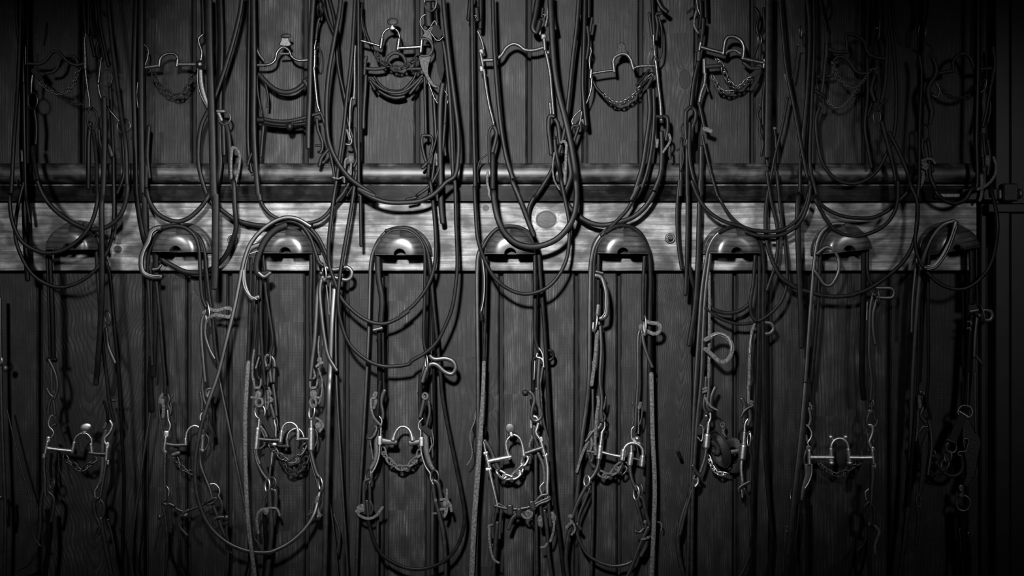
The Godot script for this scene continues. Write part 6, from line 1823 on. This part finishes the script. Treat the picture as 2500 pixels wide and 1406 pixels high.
func _bridle_lower_7() -> void:
	thing("bridle", "bridle holding a bit with two round rusty roller discs behind its sleeves", "bridle", at(1804.4, 552, 50), "bridles on the brackets")
	strap("rein", 9, "lq", "1804.4,552,80 1773.6,557.8 1746.3,577.2 1731,603.9 1722.4,644.8 1712.9,713.1 1705.4,815.6 1697.8,931.6 1690,1096.7,54 1684.2,1216.2 1678,1417.6")
	strap("headstall", 9, "lm", "1756.6,566.3,86 1780.5,555.4 1800.9,552.7 1828.3,559.5 1849.4,576.6 1859.7,600.5 1864.5,644.8 1863.1,747.3 1864.1,931.6 1867.5,1096.7,56 1874.4,1199.1 1883.6,1318.6 1870.9,1424.5")
	strap("rein", 9, "lq", "1790.7,554.4,74 1756.6,571.4 1737.8,603.9 1731,644.8 1722.4,713.1 1717.3,798.5 1711.5,931.6 1701.9,1028.4,58 1691.7,1199.1 1688.3,1417.6")
	strap("headstall", 7, "ll", "1731.3,665.3,66 1732,723.4 1729.9,931.6 1728.6,970.4")
	strap("headstall", 9, "lm", "1831.7,566.3,68 1848.7,590.2 1853.5,624.4 1852.8,747.3 1849.4,931.6 1838.5,1165,54 1831.7,1424.5")
	strap("headstall", 9, "lm", "1843.6,624.4,72 1838.5,696.1 1831.7,740.4 1835.8,771.2 1845.3,783.1")
	strap("headstall", 7, "ll", "1843.6,784.8,66 1835.1,812.1 1831,849.7 1828.3,931.6 1826.6,946.5 1827.6,984")
	stitches("headstall/stitching", 2, "st", "1834.4,817.3,74 1828.9,866.8")
	strap("headstall", 6, "lm", "1838.5,808.7,62 1833.4,866.8 1838.5,931.6")
	strap("ear_loop", 11, "ll", "1721.7,829.2,84 1732.7,824.1 1746.3,816.2 1763.4,817.3 1778.8,827.5 1787.3,846.3 1783.9,866.8 1771.9,882.1 1756.6,882.1 1739.5,866.8 1721.7,851.4")
	stitches("ear_loop/stitching", 2, "st", "1736.1,821.7,92 1756.6,814.9 1775.3,822.4 1785.6,841.2 1784.6,861.6")
	strap("loop_end", 10, "lq", "1865.1,787.6,60 1882.2,789.9 1889,801.9 1881.2,812.8 1865.1,815.6")
	strap("cheek_strap", 8, "lq", "1723.7,921.5,60 1721.6,962 1718.4,994 1725.8,1008.9")
	strap("cheek_strap", 9, "lq", "1731.2,921.5,66 1729.5,962 1726.9,991.8 1732.2,1002.5")
	strap("cheek_strap", 10, "lq", "1746.5,946,62 1738.6,964.1 1735.4,983.3 1736.5,1002.5")
	strap("tie", 6, "ll", "1722.2,971.6,72 1729.5,986.5 1738.6,994 1752.1,1001.6w3")
	strap("tie", 6, "ll", "1716.2,949.6,70 1724.8,947.1")
	strap("tie", 6, "ll", "1716.7,957.3,70 1725.2,953.9")
	rod("bit/purchase", 6, "mb", "1728.6,997.8,60 1733.7,1008.9 1734.4,1019.6 1730.7,1031.3")
	knob("bit/purchase", "mb", 60, 1724.1, 1015.7, 3, 3.4, 2.1, 0)
	rod("bit/shank", 8, "mb", "1729.5,1032.3,60 1727.3,1061.8")
	rod("bit/sleeve", 17, "mb", "1726.3,1063.3,62 1723.9,1089.9")
	rod("bit/shank", 9, "mg", "1724.3,1091.6,60 1720.5,1117.6 1709.9,1151.7")
	strap("tie", 9, "lq", "1691.7,1136.4,68 1700.3,1153.9 1710.9,1164.5")
	rod("bit/rein_ring", 7, "mb", "1703.9,1164.5,60 1703.9,1177.3 1698.1,1186.9")
	strap("tie", 4, "ll", "1696.6,1160.3,62 1692.8,1168.8")
	strap("rein", 11, "lq", "1697.1,1170.9,58 1688.5,1185.9 1683.2,1205.1 1680.8,1216.2,54 1663.7,1267.4 1654.8,1318.6 1659.3,1363 1672.9,1417.6")
	strap("rein", 7, "lq", "1688.3,1199.1,58 1672.9,1253.8 1660.3,1305")
	strap("buckle_strap", 13, "wb", "1723.7,1020.6,64 1717.3,1032.3 1709.9,1047.3 1707.7,1057.9")
	rod("buckle", 3, "mb", "1708.8,1037.7,70 1715.2,1040.9 1715.2,1066.5 1712,1077.1 1703.5,1067.5")
	disc_ring("roller_disc", 22, "mr", 40, 1757.2, 1096.7, 13.2, 35.2, -17)
	ring("roller_disc", 4, "mr", 46, 1757.8, 1096.3, 20.3, 46.9, -20)
	strap("roller_disc", 12, "mr", "1735.9,1079.3,38 1746.1,1083.5 1753.6,1096.3 1751.4,1107 1741.8,1100.6")
	disc_ring("roller_disc", 24, "mr", 22, 1790.9, 1111.7, 23, 32.4, -6)
	strap("roller_disc", 12, "mg", "1782.3,1103.8,30 1803.7,1100.6")
	cut_plate("bit/spoon", 5, "mg", 34, "1755.7,1032.3 1761,1028.5 1769.6,1034.5 1772.8,1043 1769.6,1049.4 1770.6,1057.9 1775.9,1066.5 1765.3,1066.5 1756.3,1057.9 1761,1051.5")
	ring("bit/spoon", 4, "mg", 40, 1764.2, 1037.7, 4.7, 5.5, 0)
	strap("cheek_strap", 9, "lq", "1827.5,921.5,64 1826.1,968.4 1830.3,1002.5 1831.4,1021.7 1827.1,1037.7")
	strap("cheek_strap", 8, "lq", "1811.1,973.7,60w10 1818.2,989.7 1815.4,1011 1816,1032.3")
	strap("tie", 6, "lq", "1837.4,991.4,70 1825,997.2 1816.5,1004.6 1809.6,1017.8w3")
	strap("tie", 6, "ll", "1831.8,979,70 1837.4,981.2")
	strap("tie", 6, "ll", "1831.8,985.9,70 1836.7,987.6")
	rod("bit/purchase", 6, "mb", "1825.4,1023.4,60 1819.7,1032.3 1817.5,1052.6")
	rod("tie", 4, "ld", "1814.3,1045.1,54 1805.8,1057.9 1803.7,1072.9")
	rod("bit/shank", 9, "mb", "1816.9,1056.2,60 1814.8,1088.8")
	rod("bit/sleeve", 17, "mb", "1814.8,1089.9,62 1811.8,1117.6")
	rod("bit/shank", 8, "mb", "1811.1,1119.3,60 1809.6,1143.2 1812.2,1175.2")
	strap("tie", 9, "lq", "1805.4,1201.9,66 1804.1,1193.3 1812.2,1185.9 1830.3,1176.3")
	rod("bit/rein_ring", 5, "mb", "1811.8,1175.2,60 1810.5,1194.4 1812.2,1213.6")
	strap("rein", 8, "lq", "1817.5,1194.4,58 1827.1,1213.6 1829.3,1230.6 1828.9,1226.4,54 1833.4,1301.6 1832.4,1342.5 1818,1386.9 1800.9,1417.6")
	ring("buckle", 3, "mb", 66, 1828.8, 1070.7, 3.8, 18.1, 4)
	knob("buckle", "mb", 68, 1831.4, 1060.1, 3.4, 4.3, 2.1, 0)
	chain("curb_chain", 14, "mb", 44, "1728,1109.1 1732.9,1125.1 1739.7,1141.1 1752.5,1154.9 1773.8,1156.4")
	strap("braided_rein", 14, "ld", "1687.6,1206,46 1683.2,1301.6 1680.8,1417.6")
	strap("braided_rein", 9, "ld", "1655.8,1103.5,36 1661,1117.2")


func _bridle_lower_8() -> void:
	thing("bridle", "bridle on the second bracket from the right, polished bit with four small balls", "bridle", at(2060.4, 546.5, 50), "bridles on the brackets")
	strap("rein", 10, "lq", "2060.4,546.5,78 2036.5,546.5 2012.6,560.1 1997.3,586.8 1990.4,624.3 1981.9,713 1966.6,931.5")
	strap("headstall", 9, "lm", "2050.2,549.2,70 2022.9,562.9 2005.8,593.6 2002.4,631.1 1997.6,747.2 1981.2,931.5")
	strap("hanging_strap", 15, "lq", "1970,883.7,70w11 1966.6,931.5 1956.3,1062.5,80w14 1937.5,1233.2,84w15 1918.8,1424.3")
	strap("headstall", 6, "lm", "1980.2,912.3,64 1977.8,956.7 1981.2,984")
	strap("ear_loop", 9, "lq", "1995.6,619.2,88 2005.8,610.6 2016,603.8 2028,605.5 2039.9,617.5 2049.5,641.4 2047.4,661.8 2038.2,684 2026.3,696.7 2012.6,694.3 1999,675.5 1989.4,661.8")
	stitches("ear_loop/stitching", 2, "st", "2045.1,631.1,94 2047.8,651.6 2043.3,672.1 2033.1,687.4")
	strap("headstall", 14, "ld", "2108.9,603.8,64 2108.9,678.9 2106.5,781.3 2104.8,931.5 2108.9,973.8")
	strap("headstall", 9, "lm", "2117.7,610.6,68 2117.7,658.4 2121.8,682.3 2129.4,696.7")
	strap("loop_end", 9, "lq", "2138.9,703.5,70 2159.4,703.5 2176.5,704.5 2182.6,713 2179.2,725 2166.2,727.4 2140.6,726")
	ring("ring_keeper", 4, "mg", 76, 2143, 722.6, 3.1, 17.7, -6)
	strap("cheek_strap", 12, "lq", "2132.1,716.5,66w8 2125.3,747.2 2122.5,815.4 2121.8,866.6 2128,931.5 2125.3,977.2")
	stitches("cheek_strap/stitching", 2, "st", "2117.1,736.9,74 2115.7,781.3")
	strap("strap_end", 9, "lq", "2141.6,729.4,68 2132.8,760.8 2131.4,801.8 2136.2,839.3")
	knob("tie", "lq", 72, 2135.5, 719.9, 4.8, 4.1, 3.4, 0)
	knob("snap+/swivel", "mg", 62, 1978.4, 987.7, 3.8, 7.7, 2, 0)
	strap("snap/swivel", 6, "mg", "1981,990.2,66 1981.8,999.6")
	strap("snap/body", 9, "mg", "1976.2,997.1,60w10 1977.9,1010.7w7 1978.9,1024.4w8 1975,1038.9w6")
	rod("bit/purchase", 8, "mb", "1969.9,1037.7,62w5 1977.2,1046.6 1981.3,1056.8 1980.1,1067 1975,1075.6 1971.7,1080.7 1974.1,1087.5")
	strap("bit/purchase", 7, "mg", "1968.2,1063.6,58 1969.9,1075.6")
	strap("bit/collar", 17, "mg", "1975,1090.9,62 1975,1098.6")
	rod("bit/sleeve", 9, "mb", "1975.3,1099.5,64 1976.2,1132.2")
	rod("bit/shank", 5, "mg", "1968.2,1099.5,56w10 1963.6,1113.1w8 1962.5,1126.8w5 1969,1138.7w8")
	strap("bit/shank", 14, "mg", "1973.3,1135.3,58w21 1972.4,1159.2w16 1965.6,1181.4w14 1960.8,1198.5w12 1957.1,1220w7")
	rod("bit/shank", 4, "mb", "1981.8,1133.6,62 1981.8,1154.1 1975.8,1174.6 1965.6,1191.6")
	rod("bit/mouthpiece", 13, "mb", "1978.4,1116.5,62 2004.9,1116.5 2032.2,1116.9")
	rod("bit/sleeve", 12, "mb", "2028.4,1096.4,62 2030.1,1127.6")
	knob("bit/ball_joint", "mb", 64, 2029.6, 1130.5, 7.5, 6.8, 6.8, 0)
	rod("bit/port", 8, "mb", "2028.1,1097.8,62 2030.8,1083.3 2039.8,1072.5 2050.6,1070.1 2062,1074.7 2069.4,1085.8 2071.1,1097.8")
	knob("bit/ball_joint", "mb", 62, 2028.1, 1066.7, 6.8, 6.5, 6.5, 0)
	rod("bit/port", 7, "mb", "2029.6,1068.8,62 2033.5,1075.6")
	knob("bit/ball_joint", "mb", 62, 2064.3, 1066.7, 6.8, 6.5, 6.5, 0)
	rod("bit/port", 7, "mb", "2062.9,1069.6,62 2059.8,1075.6")
	rod("bit/sleeve", 12, "mb", "2070.6,1097.4,62 2074,1126.8")
	knob("bit/ball_joint", "mb", 64, 2074.2, 1130.5, 7.5, 6.8, 6.8, 0)
	rod("bit/mouthpiece", 13, "mb", "2074,1116.9,62 2102.1,1117.4 2131.2,1116.9")
	rod("bit/sleeve", 9, "mb", "2129.5,1099.8,64 2132.5,1132.2")
	strap("bit/collar", 11, "mb", "2130.3,1093,62 2130.8,1099.1")
	strap("bit/collar", 12, "mb", "2134.2,1133.6,62 2134.6,1141.3")
	rod("bit/purchase", 8, "mb", "2120.9,1037.2,62 2127.4,1038 2130.3,1048.3 2127.4,1063.6 2123.5,1073 2121.3,1080.7 2125.7,1090.9")
	strap("bit/shank", 9, "mg", "2118.4,1060.2,56w7 2119.2,1075.6w9 2120.9,1099.5w9")
	ring("bit/purchase_ring", 3, "mg", 58, 2129.5, 1079.8, 3.1, 8.2, 0)
	ring("snap+/swivel", 6, "mg", 62, 2127.1, 985.1, 5.1, 10.6, 0)
	rod("snap/swivel", 5, "mg", "2126.9,983.4,66 2126.9,998.8")
	knob("snap/body", "mg", 62, 2125.2, 1004.7, 7.2, 7.9, 2.7, 20)
	rod("snap/hook", 7, "mg", "2120.9,1009,62 2116.1,1024.4 2117.5,1037.2 2125.2,1043.5 2133.7,1041.8 2139.7,1034.3 2141.1,1025.7")
	rod("snap/lever", 4, "mg", "2132.5,1005.6,62 2136.6,1024.7")
	strap("curb_strap", 14, "wb", "2112.4,1060.2,56w8 2105.6,1079 2097,1102.9 2093.6,1113.1")
	strap("curb_strap", 20, "wb", "2109.8,1133.6,50w14 2103,1154.1w18 2096.2,1180w20")
	rod("curb_strap", 4, "mg", "2115.8,1044.9,56 2112.4,1060.2")
	chain("curb_chain", 15, "mg", 50, "1997.2,1129.3 2008.3,1141.3 2021.9,1150.7 2035.6,1157.5 2049.2,1157.8 2062.9,1150.7 2074.8,1142.1 2086.8,1137 2097.9,1126.8")
	rod("bit/shank", 12, "mg", "2129.8,1138.7,60w14 2129.8,1167.7w13 2127.7,1193.3w11 2126.9,1218.9w9 2124.6,1237.3,60w6")
	rod("bit/rein_ring", 5, "mb", "2120.9,1193.3,56 2113.2,1200.2 2112.7,1210.4 2114.9,1220")
	strap("rein_loop", 8, "lq", "2121.8,1226.3,62 2111.6,1234.9 2109.9,1253.6 2118.4,1286.1")
	strap("rein_loop", 10, "lq", "2123.5,1228,58 2133.8,1240 2134.8,1267.3 2129.4,1294.6")
	strap("rein", 9, "lq", "2121.8,1277.5,60 2121.8,1352.6 2125.9,1417.5")
	strap("rein", 8, "ld", "2118.4,1311.7,54 2108.2,1369.7 2092.8,1417.5")
	strap("tie", 7, "ll", "2135.5,1283.7,66 2146.4,1296.3 2140.6,1315.1 2136.2,1328.7 2135.5,1351.3")
	strap("tie", 5, "lq", "2114.3,1315.1,62 2104.8,1333.8 2093.5,1343.1")
	knob("tie", "ll", 66, 2121.8, 1279.2, 4.1, 5.5, 3.4, 0)
	strap("rein_loop", 8, "ld", "2108.9,1243.4,52 2106.5,1287.8")
	strap("braided_rein", 9, "ld", "1972.4,1219.5,46 1976.8,1301.4 1979.2,1417.5")
	strap("tie", 4, "lq", "1951.2,1233.2,62 1946.1,1294.6 1940.3,1328.7 1942.3,1360.1")
	ring("bit/rein_ring", 3, "mb", 60, 1932.8, 1207.6, 3.4, 11.9, 0)
	ring("ring_keeper", 4, "mg", 40, 1921.2, 1291.2, 4.8, 6.1, 0)
	strap("headstall", 10, "lm", "1976.8,849.6,58 1976.8,919.2,58")


func _bridle_lower_9() -> void:
	thing("bridle", "bridle on the rightmost bracket with a white stitched strap, webbing tab and dull broad shanks", "bridle", at(2330, 539.7, 50), "bridles on the brackets")
	strap("rein", 12, "lq", "2330,539.7,80 2306.1,547.5 2285.7,566.3 2266.9,600.4 2254.9,631.1 2247.4,665.3 2237.9,764.2 2227.6,931.5 2217.4,1233.2,50 2195.2,1424.3")
	strap("headstall", 8, "lm", "2326.6,542.4,72 2292.5,566.3 2272,603.8 2266.9,644.8 2265.9,931.5 2262.5,977.2 2271.3,1019.9")
	strap("stitched_strap", 16, "lq", "2334.1,542.4,100w14 2324.9,576.5 2313,603.8 2297.6,631.1 2278.8,651.6 2258.4,653.3w12")
	stitches("stitched_strap/stitching", 2, "st", "2330.7,546.5,108 2320.5,579.9 2307.8,605.5 2292.5,631.1 2275.4,646.5 2261.8,648.9")
	stitches("stitched_strap/stitching", 2, "st", "2335.5,552.6,108 2326.6,579.9 2314.7,610.6 2299.3,635.2 2282.3,653.3 2263.5,658.4")
	strap("strap_end", 8, "lq", "2238.6,631.1,66 2232.8,678.9 2227,747.2 2225.3,810.3")
	strap("headstall", 8, "lm", "2251.5,658.4,58 2244,747.2 2241.3,931.5 2238.6,960.1 2231.1,1062.5 2217.4,1233.2")
	strap("headstall", 9, "ld", "2260.1,658.4,54 2251.5,781.3 2245.4,931.5")
	strap("headstall", 18, "ld", "2372.7,590.2,62 2374.4,678.9 2372.7,740.3")
	strap("headstall", 6, "lm", "2384,603.8,68 2384.6,678.9 2387.4,747.2")
	ring("ring_keeper", 5, "mg", 76, 2396.6, 768.3, 5.5, 22.5, -10)
	strap("loop_end", 11, "lq", "2403.4,757.4,70 2418.8,760.1 2422.9,771.1 2417.1,781.3 2403.4,782")
	strap("keeper", 10, "lq", "2369.3,760.8,70 2388.1,757.4")
	strap("tie", 4, "ll", "2362.5,784.7,70 2371,785.4 2371,791.5")
	strap("tie", 4, "ll", "2360.8,801.8,70 2368.3,800.1 2369.3,805.9")
	knob("tie", "ll", 74, 2390.8, 769.4, 4.1, 4.8, 3.4, 0)
	strap("cheek_strap", 17, "ld", "2374.4,767.6,58 2369.3,832.5 2364.2,931.5 2357.3,1001.1")
	strap("cheek_strap", 10, "lq", "2386.3,769.4,66 2381.2,815.4 2378.5,870")
	strap("tie", 8, "lq", "2378.5,842.7,62 2382.9,866.6 2400,889.8")
	strap("cheek_strap", 7, "lq", "2380.5,912.3,60 2381.2,994.3 2382.9,1055.7")
	strap("cheek_strap", 4, "lq", "2364.2,912.3,60 2362.5,994.3")
	strap("tie", 9, "ll", "2244,968.7,68 2245.4,994.3")
	knob("tie", "ll", 68, 2254.9, 959.4, 3.4, 4.1, 2.7, 0)
	strap("cheek_strap", 10, "lq", "2248.1,956.7,60 2256.7,987.4 2248.1,1014.7 2260.1,1031.8")
	rod("bit/purchase", 8, "mg", "2258.4,1015.4,60w6 2268.6,1035.2 2272.7,1055.7w8")
	rod("bit/shank", 8, "mg", "2272,1052.3,60 2274.1,1089.8 2270.3,1120.5 2265.2,1158.1")
	strap("bit/shank", 19, "mr", "2265.9,1055.7,52w9 2258.4,1089.8w20 2257.7,1124w20 2251.5,1171.7w14 2243,1219.5w8")
	strap("curb_strap", 14, "lq", "2244.7,1055.7,56w6 2251.5,1043.7 2264.5,1042")
	strap("tie", 3, "ll", "2241.3,1004.5,62 2239.9,1045.5 2236.2,1076.2")
	strap("curb_strap", 8, "ld", "2237.9,1083,46 2248.1,1127.4")
	rod("chain_link", 5, "mg", "2241.3,1205.9,56 2236.2,1222.9 2241.3,1234.9 2247.4,1240")
	rod("chain_link", 4, "mg", "2244.7,1209.3,56 2248.1,1226.3 2244.7,1238.3")
	strap("rein", 9, "lq", "2239.6,1236.6,54 2243,1267.3 2236.2,1328.7")
	ring("bit/purchase_ring", 6, "mg", 62, 2356, 1005.2, 17.7, 15.7, 0)
	strap("curb_strap", 21, "wb", "2353.9,1009.6,66 2340.3,1038.6 2324.9,1076.2")
	strap("curb_strap", 4, "mb", "2343.7,1005.2,70 2363.5,1017.5")
	strap("curb_strap", 5, "lq", "2313,1073.4,70 2335.2,1082.3")
	ring("chain_link", 6, "mg", 62, 2321.8, 1092.6, 13, 13, 0)
	ring("chain_link", 6, "mg", 60, 2314.3, 1114.4, 8.2, 14.3, 12)
	ring("chain_link", 6, "mg", 58, 2306.8, 1133.5, 8.9, 13.7, 20)
	rod("bit/port", 10, "mr", "2285,1130.1,56 2297.6,1146.1 2313,1158.8 2330,1161.5 2345.4,1151.3 2349.8,1134.2 2347.1,1117.1 2342,1106.2")
	rod("bit/hook", 5, "mg", "2352.2,1079.6,64 2353.9,1071.1 2364.2,1072.8 2361.4,1089.8 2357.3,1100.7 2340.3,1103.5 2338.6,1110.3 2345.4,1112")
	cut_plate("bit/shank", 9, "mr", 54, "2352.2,1025 2363.5,1022.2 2372.7,1042 2386.3,1059.1 2393.5,1079.6 2388.7,1103.5 2386,1117.1 2381.9,1144.4 2372.7,1170 2359,1187.1 2349.8,1182 2356.7,1158.1 2356,1127.4 2351.2,1103.5 2347.1,1069.3")
	strap("bit/collar", 15, "mg", "2346.4,1187.1,62 2347.1,1211")
	knob("bit/collar", "mg", 70, 2346.4, 1197.3, 4.4, 4.4, 2.7, 0)
	ring("bit/rein_ring", 6, "mg", 58, 2351.2, 1228, 17.1, 18.8, 0)
	strap("rein", 20, "ld", "2349.8,1233.2,54 2355.6,1318.5 2371,1417.5")
	strap("rein", 8, "ld", "2336.9,1240,50 2340.3,1335.6 2335.2,1417.5")
	strap("rein", 9, "lq", "2364.2,1301.4,56 2374.4,1328.7 2376.1,1369.7 2373.7,1417.5")
	strap("tie", 5, "lq", "2343.7,1291.2,60 2342,1301.4 2345.4,1311.7")
	chain("curb_chain", 12, "mr", 46, "2263.5,1120.5 2275.4,1134.2 2285.7,1130.8")
	chain("curb_chain", 12, "mr", 44, "2265.2,1151.3 2278.8,1158.1 2295.9,1161.5")
	ring("bit/hook", 4, "mg", 52, 2278.8, 1106.9, 4.8, 6.8, 0)
	strap("hanging_strap", 6, "lq", "2227,912.3,44 2220.8,1062.5 2208.9,1233.2 2196.9,1417.5")
